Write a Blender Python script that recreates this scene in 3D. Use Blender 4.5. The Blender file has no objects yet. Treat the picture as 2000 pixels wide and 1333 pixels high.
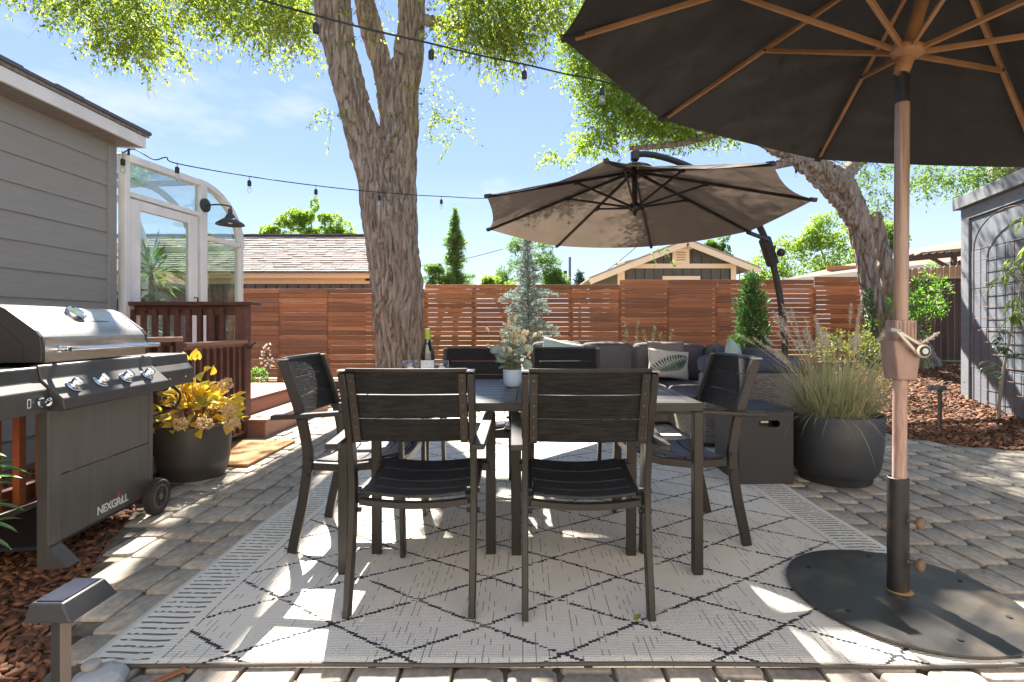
import bpy, bmesh, math, random
import numpy as np
from mathutils import Vector, Matrix, noise as mnoise
random.seed(7); RNG = np.random.default_rng(11)
R_ = math.radians
sc = bpy.context.scene
C = sc.collection
# ---------------------------------------------------------------- camera
FPX, EYE, CX, HY = 1020.0, 1.05, 1020.0, 636.0
cam = bpy.data.cameras.new('camera'); camo = bpy.data.objects.new('camera', cam); C.objects.link(camo)
cam.sensor_width = 36; cam.lens = 36*FPX/2000; cam.shift_x = -20/2000; cam.shift_y = -30.5/2000
cam.clip_start = .05; cam.clip_end = 2000
camo.location = (0, 0, EYE); camo.rotation_euler = (R_(90), 0, 0); sc.camera = camo
# ---------------------------------------------------------------- world, sun, exposure
SUN_EL, SUN_AZ = R_(49), R_(-15)          # azimuth from +Y towards +X
w = bpy.data.worlds.new('World'); sc.world = w; w.use_nodes = True
nt = w.node_tree; bg = nt.nodes['Background']
sky = nt.nodes.new('ShaderNodeTexSky'); sky.sky_type = 'NISHITA'; sky.sun_disc = False
sky.sun_elevation = SUN_EL; sky.sun_rotation = SUN_AZ; sky.air_density = 1.0; sky.dust_density = .0; sky.ozone_density = 2.0
tc = nt.nodes.new('ShaderNodeTexCoord'); mp = nt.nodes.new('ShaderNodeMapping'); mp.inputs['Scale'].default_value = (1, 1, 2.6)
nz = nt.nodes.new('ShaderNodeTexNoise'); nz.inputs['Scale'].default_value = 2.6; nz.inputs['Detail'].default_value = 7; nz.inputs['Roughness'].default_value = .55
rp = nt.nodes.new('ShaderNodeValToRGB'); rp.color_ramp.elements[0].position = .575; rp.color_ramp.elements[1].position = .80
rp.color_ramp.elements[0].color = (0, 0, 0, 1); rp.color_ramp.elements[1].color = (.75, .75, .75, 1)
mx = nt.nodes.new('ShaderNodeMixRGB'); mx.inputs[2].default_value = (1.6, 1.6, 1.6, 1)
nt.links.new(tc.outputs['Generated'], mp.inputs[0]); nt.links.new(mp.outputs[0], nz.inputs['Vector'])
nt.links.new(nz.outputs['Fac'], rp.inputs[0]); nt.links.new(rp.outputs[0], mx.inputs[0])
gsep = nt.nodes.new('ShaderNodeSeparateXYZ'); nt.links.new(tc.outputs['Generated'], gsep.inputs[0])
grmp = nt.nodes.new('ShaderNodeValToRGB'); nt.links.new(gsep.outputs[2], grmp.inputs[0]); ge = grmp.color_ramp.elements
ge[0].position = .0; ge[0].color = (.66,.74,.87,1); ge[1].position = 1.0; ge[1].color = (.22,.34,.57,1)
for pos_, col_ in ((.10,(.52,.64,.87,1)), (.28,(.34,.47,.81,1)), (.6,(.25,.37,.68,1))): ge.new(pos_).color = col_
gsc = nt.nodes.new('ShaderNodeVectorMath'); gsc.operation = 'SCALE'; gsc.inputs['Scale'].default_value = 1.72; nt.links.new(grmp.outputs[0], gsc.inputs[0])
mxg = nt.nodes.new('ShaderNodeMixRGB'); mxg.inputs[0].default_value = .94; nt.links.new(sky.outputs[0], mxg.inputs[1]); nt.links.new(gsc.outputs[0], mxg.inputs[2])
nt.links.new(mxg.outputs[0], mx.inputs[1]); nt.links.new(mx.outputs[0], bg.inputs[0])
bg.inputs[1].default_value = .15
sun = bpy.data.lights.new('sun', 'SUN'); sun.energy = 5.0; sun.angle = R_(.6); sun.color = (1, .93, .83)
suno = bpy.data.objects.new('sun', sun); C.objects.link(suno)
SD = Vector((math.sin(SUN_AZ)*math.cos(SUN_EL), math.cos(SUN_AZ)*math.cos(SUN_EL), math.sin(SUN_EL)))
suno.rotation_euler = (-SD).to_track_quat('-Z', 'Y').to_euler(); suno.location = (0, 0, 20)
sc.view_settings.view_transform = 'Standard'; sc.view_settings.look = 'None'
sc.view_settings.exposure = 2.38; sc.view_settings.gamma = 1; sc.view_settings.use_curve_mapping = False
sc.render.engine = 'CYCLES'
sc.cycles.max_bounces = 8; sc.cycles.transparent_max_bounces = 12; sc.cycles.diffuse_bounces = 4

# ---------------------------------------------------------------- helpers: tagging
def at(px, py, Y): return Vector(((px-CX)/FPX*Y, Y, EYE-(py-HY)/FPX*Y))
def gnd(px, py, z=0.0):
    Y = (EYE-z)*FPX/(py-HY); return Vector(((px-CX)/FPX*Y, Y, z))
def tag(o, label=None, cat=None, group=None, kind=None):
    if label: o['label'] = label
    if cat: o['category'] = cat
    if group: o['group'] = group
    if kind: o['kind'] = kind
    return o
XF = {}
def thing(name, label, cat, loc=(0, 0, 0), rz=0.0, group=None):
    o = bpy.data.objects.new(name, None); C.objects.link(o); o.empty_display_size = .1
    o.location = loc; o.rotation_euler = (0, 0, rz)
    XF[o.name] = (Matrix.Translation(Vector(loc)) @ Matrix.Rotation(rz, 4, 'Z'))
    return tag(o, label, cat, group)
def copy_tree(o, parent=None):
    c = o.copy(); C.objects.link(c); c.parent = parent
    for ch in list(o.children):
        copy_tree(ch, c)
    return c
def place(o, loc, rz, label=None):
    o.location = loc; o.rotation_euler = (0, 0, rz)
    if label: o['label'] = label
    return o
# ---------------------------------------------------------------- helpers: geometry
class MB:
    def __init__(s): s.v = []; s.f = []; s.mi = []
    def add(s, vs, fs, mi=0):
        n = len(s.v); s.v += [tuple(v) for v in vs]; s.f += [tuple(i+n for i in f) for f in fs]; s.mi += [mi]*len(fs); return s
    def box(s, a, b, mi=0):
        x0, x1 = sorted((a[0], b[0])); y0, y1 = sorted((a[1], b[1])); z0, z1 = sorted((a[2], b[2]))
        vs = [(x0,y0,z0),(x1,y0,z0),(x1,y1,z0),(x0,y1,z0),(x0,y0,z1),(x1,y0,z1),(x1,y1,z1),(x0,y1,z1)]
        return s.add(vs, [(0,3,2,1),(4,5,6,7),(0,1,5,4),(1,2,6,5),(2,3,7,6),(3,0,4,7)], mi)
    def bar(s, p, q, w, h, up=(0,0,1), mi=0):
        p, q = Vector(p), Vector(q); d = (q-p).normalized(); up = Vector(up)
        if abs(d.dot(up)) > .98: up = Vector((0,1,0)) if abs(d.y) < .9 else Vector((1,0,0))
        x = d.cross(up).normalized()*w/2; y = x.cross(d).normalized()*h/2
        vs = [p-x-y, p+x-y, p+x+y, p-x+y, q-x-y, q+x-y, q+x+y, q-x+y]
        return s.add(vs, [(0,1,2,3),(7,6,5,4),(0,4,5,1),(1,5,6,2),(2,6,7,3),(3,7,4,0)], mi)
    def strip(s, pts, w, h, side=(1,0,0), mi=0):
        """rectangular section swept along pts; w along side, h across"""
        pts = [Vector(p) for p in pts]; sd = Vector(side); vs = []
        for i, p in enumerate(pts):
            t = (pts[min(i+1, len(pts)-1)]-pts[max(i-1, 0)]).normalized()
            n = t.cross(sd).normalized()
            vs += [p-sd*w/2-n*h/2, p+sd*w/2-n*h/2, p+sd*w/2+n*h/2, p-sd*w/2+n*h/2]
        fs = [(3,2,1,0)]; m = len(pts)
        for i in range(m-1):
            for k in range(4):
                a = i*4+k; b = i*4+(k+1) % 4; fs.append((a, b, b+4, a+4))
        fs.append(tuple((m-1)*4+k for k in range(4)))
        return s.add(vs, fs, mi)
    def tube(s, pts, r, n=8, caps=True, mi=0):
        pts = [Vector(p) for p in pts]; m = len(pts)
        rs = r if isinstance(r, (list, tuple)) else [r]*m
        vs = []; prev = None
        for i, p in enumerate(pts):
            t = (pts[min(i+1, m-1)]-pts[max(i-1, 0)])
            t = t.normalized() if t.length > 1e-9 else Vector((0,0,1))
            if prev is None:
                a = t.cross(Vector((0,0,1)));
                if a.length < .05: a = t.cross(Vector((1,0,0)))
                a.normalize()
            else:
                a = (prev-t*prev.dot(t)).normalized()
            prev = a; b = t.cross(a)
            for k in range(n):
                th = 2*math.pi*k/n; vs.append(p+(a*math.cos(th)+b*math.sin(th))*rs[i])
        fs = []
        for i in range(m-1):
            for k in range(n):
                fs.append((i*n+k, i*n+(k+1) % n, (i+1)*n+(k+1) % n, (i+1)*n+k))
        if caps: fs.append(tuple(range(n-1, -1, -1))); fs.append(tuple((m-1)*n+k for k in range(n)))
        return s.add(vs, fs, mi)
    def lathe(s, prof, c=(0,0,0), n=24, axis=(0,0,1), mi=0):
        ax = Vector(axis).normalized(); a = ax.cross(Vector((0,0,1)))
        if a.length < .05: a = Vector((1,0,0))
        a.normalize(); b = ax.cross(a); c = Vector(c); vs = []
        for r, z in prof:
            for k in range(n):
                th = 2*math.pi*k/n; vs.append(c+ax*z+(a*math.cos(th)+b*math.sin(th))*max(r, 1e-4))
        fs = []
        for i in range(len(prof)-1):
            for k in range(n):
                fs.append((i*n+k, i*n+(k+1) % n, (i+1)*n+(k+1) % n, (i+1)*n+k))
        fs.append(tuple(range(n-1, -1, -1))); fs.append(tuple((len(prof)-1)*n+k for k in range(n)))
        return s.add(vs, fs, mi)
    def prism(s, poly, ext, mi=0):
        poly = [Vector(p) for p in poly]; e = Vector(ext); n = len(poly)
        fs = [tuple(range(n-1, -1, -1)), tuple(range(n, 2*n))]+[(i, (i+1) % n, (i+1) % n+n, i+n) for i in range(n)]
        return s.add(poly+[p+e for p in poly], fs, mi)
    def quad(s, a, b, c, d, mi=0): return s.add([a, b, c, d], [(0,1,2,3)], mi)
    def sphere(s, c, r, n=10, m=6, sc=(1,1,1), mi=0):
        pr = [(math.sin(math.pi*i/m), -math.cos(math.pi*i/m)) for i in range(m+1)]
        n0 = len(s.v); s.lathe([(p[0]*r, p[1]*r) for p in pr], (0,0,0), n, mi=mi)
        for i in range(n0, len(s.v)):
            v = s.v[i]; s.v[i] = (c[0]+v[0]*sc[0], c[1]+v[1]*sc[1], c[2]+v[2]*sc[2])
        return s
    def mesh(s, name, bevel=0, seg=1, smooth=None, recalc=True):
        me = bpy.data.meshes.new(name); me.from_pydata(s.v, [], s.f)
        if any(s.mi): me.polygons.foreach_set('material_index', s.mi)
        bm = bmesh.new(); bm.from_mesh(me)
        if recalc: bmesh.ops.recalc_face_normals(bm, faces=bm.faces)
        if bevel:
            es = [e for e in bm.edges if len(e.link_faces) == 2 and e.calc_face_angle(0) > .6]
            bmesh.ops.bevel(bm, geom=es, offset=bevel, segments=seg, affect='EDGES', clamp_overlap=True)
        bm.to_mesh(me); bm.free()
        if smooth is not None:
            me.polygons.foreach_set('use_smooth', [True]*len(me.polygons))
            if smooth < 179: me.set_sharp_from_angle(angle=R_(smooth))
        return me
def part(name, mb, mat, parent=None, bevel=0, seg=1, smooth=None, world=True, label=None, kind=None, recalc=True):
    me = mb if isinstance(mb, bpy.types.Mesh) else mb.mesh(name, bevel, seg, smooth, recalc)
    o = bpy.data.objects.new(name, me); C.objects.link(o)
    for m in (mat if isinstance(mat, (list, tuple)) else [mat]):
        if m is not None: me.materials.append(m)
    if parent is not None:
        o.parent = parent
        if world:
            top = parent
            while top.parent: top = top.parent
            if top.name in XF: me.transform(XF[top.name].inverted())
    return tag(o, label, kind=kind)
def solo(name, mb, mat, label, cat, group=None, **k): return tag(part(name, mb, mat, **k), label, cat, group)
def struct(name, mb, mat, parent=None, **k): return tag(part(name, mb, mat, parent, **k), kind='structure' if parent is None else None)
def inst(name, me, parent=None, loc=(0,0,0), rot=(0,0,0), scl=(1,1,1)):
    o = bpy.data.objects.new(name, me); C.objects.link(o); o.parent = parent
    o.location = loc; o.rotation_euler = rot; o.scale = scl; return o
def mesh_np(name, V, F, mat=None, smooth=False):
    """V (n,3) floats, F (m,k) ints: fast mesh"""
    me = bpy.data.meshes.new(name); V = np.ascontiguousarray(V, np.float32); F = np.ascontiguousarray(F, np.int32)
    m, k = F.shape
    me.vertices.add(len(V)); me.vertices.foreach_set('co', V.ravel())
    me.loops.add(m*k); me.loops.foreach_set('vertex_index', F.ravel())
    me.polygons.add(m); me.polygons.foreach_set('loop_start', np.arange(0, m*k, k, dtype=np.int32))
    me.polygons.foreach_set('loop_total', np.full(m, k, dtype=np.int32))
    if smooth: me.polygons.foreach_set('use_smooth', np.ones(m, bool))
    me.update(calc_edges=True)
    if mat: me.materials.append(mat)
    return me
# ---------------------------------------------------------------- materials
def M(name, col, rough=.6, metal=0, col2=None, ns=5, st=(1,1,1), detail=5, bump=0, bs=40, bst=None, bdist=.01,
      objv=0, isl=None, trans=0, tcol=None, spec=.5, coat=0, obj2=None, lo=.35, hi=.65, nrough=.55, alpha=None, voro=0):
    m = bpy.data.materials.new(name); m.use_nodes = True; n = m.node_tree; L = n.links.new
    P = n.nodes['Principled BSDF']; N = n.nodes.new
    P.inputs['Roughness'].default_value = rough; P.inputs['Metallic'].default_value = metal
    P.inputs['Specular IOR Level'].default_value = spec; P.inputs['Coat Weight'].default_value = coat
    cc = N('ShaderNodeRGB'); cc.outputs[0].default_value = (*col, 1); out = cc.outputs[0]
    t = N('ShaderNodeTexCoord'); vec = t.outputs['Object']; oi = N('ShaderNodeObjectInfo')
    if objv:
        ad = N('ShaderNodeVectorMath'); ad.operation = 'MULTIPLY_ADD'
        cb = N('ShaderNodeCombineXYZ'); L(oi.outputs['Random'], cb.inputs[0]); L(oi.outputs['Random'], cb.inputs[1]); L(oi.outputs['Random'], cb.inputs[2])
        L(cb.outputs[0], ad.inputs[0]); ad.inputs[1].default_value = (37, 23, 51); L(vec, ad.inputs[2]); vec = ad.outputs[0]
    def nzt(scale, stretch, det):
        mpp = N('ShaderNodeMapping'); mpp.inputs['Scale'].default_value = stretch; L(vec, mpp.inputs[0])
        z = N('ShaderNodeTexNoise'); z.inputs['Scale'].default_value = scale; z.inputs['Detail'].default_value = det
        z.inputs['Roughness'].default_value = nrough; L(mpp.outputs[0], z.inputs['Vector']); return z.outputs['Fac']
    if col2:
        f = nzt(ns, st, detail); r = N('ShaderNodeMapRange'); r.inputs[1].default_value = lo; r.inputs[2].default_value = hi; L(f, r.inputs[0])
        x = N('ShaderNodeMixRGB'); x.inputs[2].default_value = (*col2, 1); L(r.outputs[0], x.inputs[0]); L(out, x.inputs[1]); out = x.outputs[0]
    if isl:
        g = N('ShaderNodeNewGeometry'); x = N('ShaderNodeMixRGB'); x.inputs[2].default_value = (*isl, 1)
        L(g.outputs['Random Per Island'], x.inputs[0]); L(out, x.inputs[1]); out = x.outputs[0]
    if obj2:
        mu_ = N('ShaderNodeMath'); mu_.operation = 'MULTIPLY'; mu_.inputs[1].default_value = 7.31; L(oi.outputs['Random'], mu_.inputs[0])
        fr_ = N('ShaderNodeMath'); fr_.operation = 'FRACT'; L(mu_.outputs[0], fr_.inputs[0])
        x = N('ShaderNodeMixRGB'); x.inputs[2].default_value = (*obj2, 1); L(fr_.outputs[0], x.inputs[0]); L(out, x.inputs[1]); out = x.outputs[0]
    if objv:
        r = N('ShaderNodeMapRange'); r.inputs[3].default_value = 1-objv; r.inputs[4].default_value = 1+objv; L(oi.outputs['Random'], r.inputs[0])
        x = N('ShaderNodeVectorMath'); x.operation = 'SCALE'; L(out, x.inputs[0]); L(r.outputs[0], x.inputs['Scale']); out = x.outputs[0]
    L(out, P.inputs['Base Color'])
    if bump:
        f = nzt(bs, bst or st, 4); b = N('ShaderNodeBump'); b.inputs['Strength'].default_value = bump; b.inputs['Distance'].default_value = bdist
        L(f, b.inputs['Height']); L(b.outputs[0], P.inputs['Normal'])
    if trans:
        tr = N('ShaderNodeBsdfTranslucent'); mxs = N('ShaderNodeMixShader'); mxs.inputs[0].default_value = trans
        if tcol:
            x = N('ShaderNodeMixRGB'); x.blend_type = 'MULTIPLY'; x.inputs[0].default_value = 1; x.inputs[2].default_value = (*tcol, 1); L(out, x.inputs[1]); L(x.outputs[0], tr.inputs[0])
        else: L(out, tr.inputs[0])
        L(P.outputs[0], mxs.inputs[1]); L(tr.outputs[0], mxs.inputs[2]); L(mxs.outputs[0], n.nodes['Material Output'].inputs[0])
    return m
def glass_mat(name, tint=(.93,.96,.95), boost=.04, rough=0.0):
    m = bpy.data.materials.new(name); m.use_nodes = True; n = m.node_tree; L = n.links.new; n.nodes.remove(n.nodes['Principled BSDF'])
    a = n.nodes.new('ShaderNodeBsdfTransparent'); a.inputs[0].default_value = (*tint, 1)
    g = n.nodes.new('ShaderNodeBsdfGlossy'); g.inputs['Roughness'].default_value = rough
    f = n.nodes.new('ShaderNodeFresnel'); ge_ = n.nodes.new('ShaderNodeNewGeometry'); mr_ = n.nodes.new('ShaderNodeMapRange')
    mr_.inputs[3].default_value = 1.5; mr_.inputs[4].default_value = 1/1.5; L(ge_.outputs['Backfacing'], mr_.inputs[0]); L(mr_.outputs[0], f.inputs[0])   # pane of two faces
    ad = n.nodes.new('ShaderNodeMath'); ad.operation = 'ADD'; ad.inputs[1].default_value = boost; ad.use_clamp = True
    x = n.nodes.new('ShaderNodeMixShader'); L(f.outputs[0], ad.inputs[0]); L(ad.outputs[0], x.inputs[0]); L(a.outputs[0], x.inputs[1]); L(g.outputs[0], x.inputs[2])
    L(x.outputs[0], n.nodes['Material Output'].inputs[0]); return m
m_leafy = M('leaf_yellow_green', (.26,.31,.055), .5, isl=(.09,.15,.035), trans=.52, tcol=(1.95,2.0,1.1))
m_leafr = M('leaf_bright_green', (.21,.29,.05), .5, isl=(.10,.18,.03), trans=.55, tcol=(2.1,2.1,1.1))
m_leafd = M('leaf_mid_green', (.13,.21,.055), .5, isl=(.08,.15,.04), trans=.5, tcol=(1.9,2,1.2))
m_leafdk = M('leaf_dark_green', (.03,.07,.03), .55, isl=(.05,.09,.04), trans=.2)
m_blue = M('foliage_silver_blue', (.36,.43,.37), .6, isl=(.20,.28,.23), trans=.3)
m_bark = M('bark_grey_brown', (.13,.095,.072), .95, col2=(.44,.355,.285), ns=24, st=(1,1,.10), detail=8, bump=1.0, bs=48, bst=(1,1,.13), bdist=.05, lo=.36, hi=.60, nrough=.65)
m_twig = M('twig_brown', (.16,.11,.07), .9)
m_darkmetal = M('charcoal_metal', (.035,.037,.042), .45, bump=.05, bs=300)
m_black = M('matte_black', (.012,.012,.013), .6)
m_white = M('white_paint', (.72,.72,.72), .45, col2=(.62,.62,.62), ns=3)
m_wire = M('black_rubber_wire', (.012,.012,.015), .6)
m_glass = glass_mat('window_glass', tint=(.87,.93,.90), boost=.08)
m_clear = glass_mat('clear_bulb_glass', tint=(.95,.96,.97), boost=.06)
# ================================================================ foliage helpers (numpy)
def unit(a): return a/np.maximum(np.linalg.norm(a, axis=-1, keepdims=True), 1e-9)
def leaf_arrays(P, D, L, W, rng=RNG, fold=.25):
    """one folded lozenge leaf (2 tris) per row"""
    n = len(P); D = unit(D); r = unit(rng.normal(size=(n, 3))); S = unit(np.cross(D, r)); Nn = np.cross(S, D)
    L = np.broadcast_to(np.asarray(L, float).reshape(-1, 1), (n, 1)); W = np.broadcast_to(np.asarray(W, float).reshape(-1, 1), (n, 1))
    V = np.empty((n, 4, 3)); V[:, 0] = P; V[:, 2] = P+D*L; mid = P+D*L*.45+Nn*W*fold
    V[:, 1] = mid+S*W*.5; V[:, 3] = mid-S*W*.5
    b = np.arange(n)[:, None]*4; F = np.stack([np.hstack([b, b+1, b+2]), np.hstack([b, b+2, b+3])], 1).reshape(-1, 3)
    return V.reshape(-1, 3), F
def merge(parts):
    Vs, Fs, o = [], [], 0
    for V, F in parts: Vs.append(V); Fs.append(F+o); o += len(V)
    return np.vstack(Vs), np.vstack(Fs)
def in_ell(n, c, r, rng=RNG, shell=0.0):
    d = unit(rng.normal(size=(n, 3))); u = rng.random((n, 1))**(1/3.)
    if shell: u = shell+(1-shell)*u
    return np.asarray(c)+d*u*np.asarray(r)
def droop_twigs(P, L0, steps, leaf, gravity=.12, out=.6, rng=RNG, c0=None, up=.1):
    """twigs from each P, hanging down; leaves alternate along"""
    n = len(P); D = rng.normal(size=(n, 3)); D[:, 2] = D[:, 2]*.3+up
    if c0 is not None: D += unit(P-np.asarray(c0))*out
    D = unit(D); p = P.copy(); parts = []; seg = L0/steps; tv = [p.copy()]
    keep = np.ones(n, bool); ln = rng.uniform(.5, 1.0, n)*steps
    for k in range(steps):
        D = unit(D+np.array([0, 0, -gravity])+rng.normal(size=(n, 3))*.10); p = p+D*seg
        a = k < ln
        for s in (0, 1):
            side = rng.normal(size=(n, 3)); d = D*.5+unit(side)*.8+np.array([0, 0, -.35])
            sz = leaf*rng.uniform(.4, 1.3, n)
            V, F = leaf_arrays(p[a]+rng.normal(size=(a.sum(), 3))*leaf*.3, d[a], sz[a], sz[a]*.5, rng); parts.append((V, F))
        tv.append(p.copy())
    return parts, tv, ln
def twig_mesh(tv, ln, r=.004, every=2):
    idx = list(range(0, len(tv), every)); T = np.stack([tv[i] for i in idx], 1); n, m, _ = T.shape
    off = np.array([[1, 0, 0], [-.5, .86, 0], [-.5, -.86, 0]])*r
    V = (T[:, :, None, :]+off[None, None]*np.linspace(1, .4, m)[None, :, None, None]).reshape(-1, 3)
    F = []
    for i in range(m-1):
        for k in range(3):
            a = np.arange(n)*m*3+i*3; F.append(np.stack([a+k, a+(k+1) % 3, a+(k+1) % 3+3, a+k+3], 1))
    return V, np.vstack(F)
def cluster(parent, ells, ntw, mat, leaf=.055, L0=.7, steps=12, name='crown', gravity=.14, twigs=True, tr=.004, up=.1):
    """ells: list of (centre, radii, weight)"""
    parts = []; tws = []; tot = sum(e[2] for e in ells)
    for c, r, wt in ells:
        k = max(1, int(ntw*wt/tot)); P = in_ell(k, c, r)
        a, tv, ln = droop_twigs(P, L0, steps, leaf, gravity, c0=np.asarray(c)-np.array([0, 0, .2*r[2]]), up=up)
        parts += a
        if twigs: tws.append(twig_mesh(tv, ln, tr))
    V, F = merge(parts)
    me = mesh_np(name, V, F, mat); o = part(name, me, None, parent)
    if twigs:
        V, F = merge(tws); part('twigs', mesh_np('twigs', V, F, m_twig), None, parent, kind='stuff')
    return o
def bush_leaves(c, r, n, leaf, wr=.5, shell=.4, up=.3, rng=RNG):
    P = in_ell(n, c, r, rng, shell); D = unit(P-np.asarray(c))+rng.normal(size=(n, 3))*.6; D[:, 2] += up
    return leaf_arrays(P, D, leaf*rng.uniform(.6, 1.3, n), leaf*wr*rng.uniform(.6, 1.3, n), rng)
def limb_pts(a, b, n=7, wob=.05, sag=0):
    a, b = Vector(a), Vector(b); L = (b-a).length; out = []
    for i in range(n):
        t = i/(n-1); k = math.sin(math.pi*t); out.append(a.lerp(b, t)+Vector((random.uniform(-1,1), random.uniform(-1,1), random.uniform(-1,1)))*wob*L*k*.5+Vector((0,0,-sag*k)))
    return out
def smooth_path(pts, rs, per=6):
    """catmull-rom"""
    P = [Vector(p) for p in pts]; out = []; orr = []
    for i in range(len(P)-1):
        p0 = P[max(i-1, 0)]; p1 = P[i]; p2 = P[i+1]; p3 = P[min(i+2, len(P)-1)]
        for k in range(per):
            t = k/per; out.append(.5*((2*p1)+(p2-p0)*t+(2*p0-5*p1+4*p2-p3)*t*t+(3*p1-p0-3*p2+p3)*t**3)); orr.append(rs[i]*(1-t)+rs[i+1]*t)
    out.append(P[-1]); orr.append(rs[-1]); return out, orr
def bark_mesh(name, stems, voxel, amp, fr=9.0, seg=22):
    """stems: list of (pts, radii); fused by voxel remesh, then furrowed along the stems"""
    mb = MB()
    for pts, rs in stems:
        p, r = smooth_path(pts, rs); mb.tube(p, r, seg)
    me = mb.mesh(name); o = bpy.data.objects.new('tmp', me); C.objects.link(o)
    md = o.modifiers.new('r', 'REMESH'); md.mode = 'VOXEL'; md.voxel_size = voxel
    dg = bpy.context.evaluated_depsgraph_get(); ev = o.evaluated_get(dg); m2 = bpy.data.meshes.new_from_object(ev)
    bpy.data.objects.remove(o); m2.name = name
    n = len(m2.vertices); co = np.empty(n*3, np.float32); m2.vertices.foreach_get('co', co); co = co.reshape(-1, 3)
    no = np.array([v.normal[:] for v in m2.vertices], np.float32)
    h = np.empty(n, np.float32)
    for i in range(n):
        x, y, z = co[i]
        q = Vector((x*fr, y*fr, z*fr*.20)); wv = mnoise.noise(Vector((x*2, y*2, z*1.3)))*1.2
        a = 1-abs(mnoise.noise(q+Vector((wv, wv, 0))))*2.2
        b = mnoise.noise(Vector((x*fr*2.6, y*fr*2.6, z*fr*.55)))
        c = mnoise.noise(Vector((x*1.5, y*1.5, z*1.2)))
        h[i] = -max(a, 0)**3*1.9+.5*b+1.0*c+.45*mnoise.noise(Vector((x*5, y*5, z*4)))
    co = co+no*(h*amp)[:, None]; m2.vertices.foreach_set('co', co.ravel()); m2.update()
    m2.polygons.foreach_set('use_smooth', [True]*len(m2.polygons)); return m2

# ================================================================ GROUND
def sstep(a, b, x): t = np.clip((x-a)/(b-a), 0, 1); return t*t*(3-2*t)
def hgt(x, y):
    """mulch bed rises gently towards the far right corner"""
    x = np.asarray(x, float); y = np.asarray(y, float)
    return .34*sstep(3.2, 6.0, x)*sstep(5.2, 9.2, y)
m_soil = M('soil_under_mulch', (.055,.032,.02), .95, col2=(.10,.055,.032), ns=14, bump=.6, bs=50)
m_sand = M('joint_sand', (.17,.145,.11), .95, col2=(.09,.075,.055), ns=18, bump=.3, bs=120)
xs = np.concatenate([np.linspace(-400, -12, 8), np.linspace(-11, 14, 76), np.linspace(16, 400, 8)])
ys = np.concatenate([np.linspace(-60, -3, 6), np.linspace(-2, 14, 60), np.linspace(16, 900, 14)])
XX, YY = np.meshgrid(xs, ys, indexing='ij'); ZZ = hgt(XX, YY)*(1-sstep(14, 30, np.abs(XX)))*(1-sstep(14, 30, YY))-.035
V = np.stack([XX, YY, ZZ], -1).reshape(-1, 3); nx, ny = XX.shape
ii, jj = np.meshgrid(np.arange(nx-1), np.arange(ny-1), indexing='ij'); a = (ii*ny+jj).ravel()
gme = mesh_np('ground', V, np.stack([a, a+ny, a+ny+1, a+1], 1), m_soil, True)
struct('ground', gme, None)
# patio outline (world XY)
PATIO = [(-1.30,1.0),(-1.48,1.72),(-1.66,1.9),(-1.96,2.42),(-2.2,2.95),(-2.5,3.55),(-2.72,4.0),(-2.72,6.4),(-2.2,7.0),(-1.5,6.7),(0.5,6.7),(2.9,6.5),(3.3,6.0),(3.55,5.35),(3.62,4.95),(3.95,4.55),(4.6,4.2),(6.5,3.4),(6.5,-1.2),(-1.2,-1.2)]
def in_poly(x, y, poly=PATIO):
    c = False; n = len(poly)
    for i in range(n):
        x1, y1 = poly[i]; x2, y2 = poly[(i+1) % n]
        if (y1 > y) != (y2 > y) and x < (x2-x1)*(y-y1)/(y2-y1)+x1: c = not c
    return c
patio = struct('patio', MB().prism([(x, y, -.06) for x, y in PATIO], (0, 0, .045)), m_sand)
LY = np.linspace(10.45, 60, 26); LX = np.linspace(-45, 45, 61); LXX, LYY = np.meshgrid(LX, LY, indexing='ij')
LZ = hgt(LXX, LYY)*(1-sstep(14, 30, np.abs(LXX)))*(1-sstep(14, 30, LYY))-.02; li, lj = np.meshgrid(np.arange(60), np.arange(25), indexing='ij'); la = (li*26+lj).ravel()
struct('bounce_lawn', mesh_np('bounce_lawn', np.stack([LXX, LYY, LZ], -1).reshape(-1, 3), np.stack([la, la+26, la+27, la+1], 1), M('dry_lawn', (.27,.24,.13), .95, col2=(.20,.20,.09), ns=3, bump=.4, bs=60), True), None)  # pale ground beyond the fence, added for bounce and brighter slat gaps
struct('bounce_slab', MB().box((-1.1, -3.1, -.05), (6.3, 1.28, -.006)), M('pale_concrete', (.44,.39,.31), .9, col2=(.36,.32,.26), ns=4, bump=.2, bs=60))  # unseen pale slab added behind the camera to bounce light forward
m_paver = M('concrete_paver', (.43,.37,.30), .9, col2=(.25,.225,.19), ns=6, detail=8, bump=.35, bs=70, bdist=.006, objv=.16, nrough=.65)
def paver_mesh(k):
    rnd = random.Random(k); W2, L2 = .5, .5; pts = []
    for (cx, cy) in ((-1,-1),(1,-1),(1,1),(-1,1)):
        for q in ((.80,.985),(.985,.80)) if cx*cy > 0 else ((.985,.80),(.80,.985)):
            pts.append((cx*W2*(q[0]+rnd.uniform(-.045,.02)), cy*L2*(q[1]+rnd.uniform(-.045,.02))))
    pts = sorted(pts, key=lambda p: math.atan2(p[1], p[0])); n = len(pts)
    rings = [(1.0, -.05), (1.0, -.012), (.98, -.003), (.94, .0)]; V = []
    for s, z in rings:
        for p in pts: V.append((p[0]*s, p[1]*s, z+(rnd.uniform(-.0015,.0015) if z > -.01 else 0)))
    F = []
    for r in range(3):
        for i in range(n): F.append((r*n+i, r*n+(i+1) % n, (r+1)*n+(i+1) % n, (r+1)*n+i))
    F.append(tuple(3*n+i for i in range(n)))
    mb = MB(); mb.add(V, F); me = mb.mesh('paver', smooth=50); me.materials.append(m_paver); return me
pm = [paver_mesh(k) for k in range(12)]
pav = []
x = -2.75; row = 0; rp_ = random.Random(3)
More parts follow.
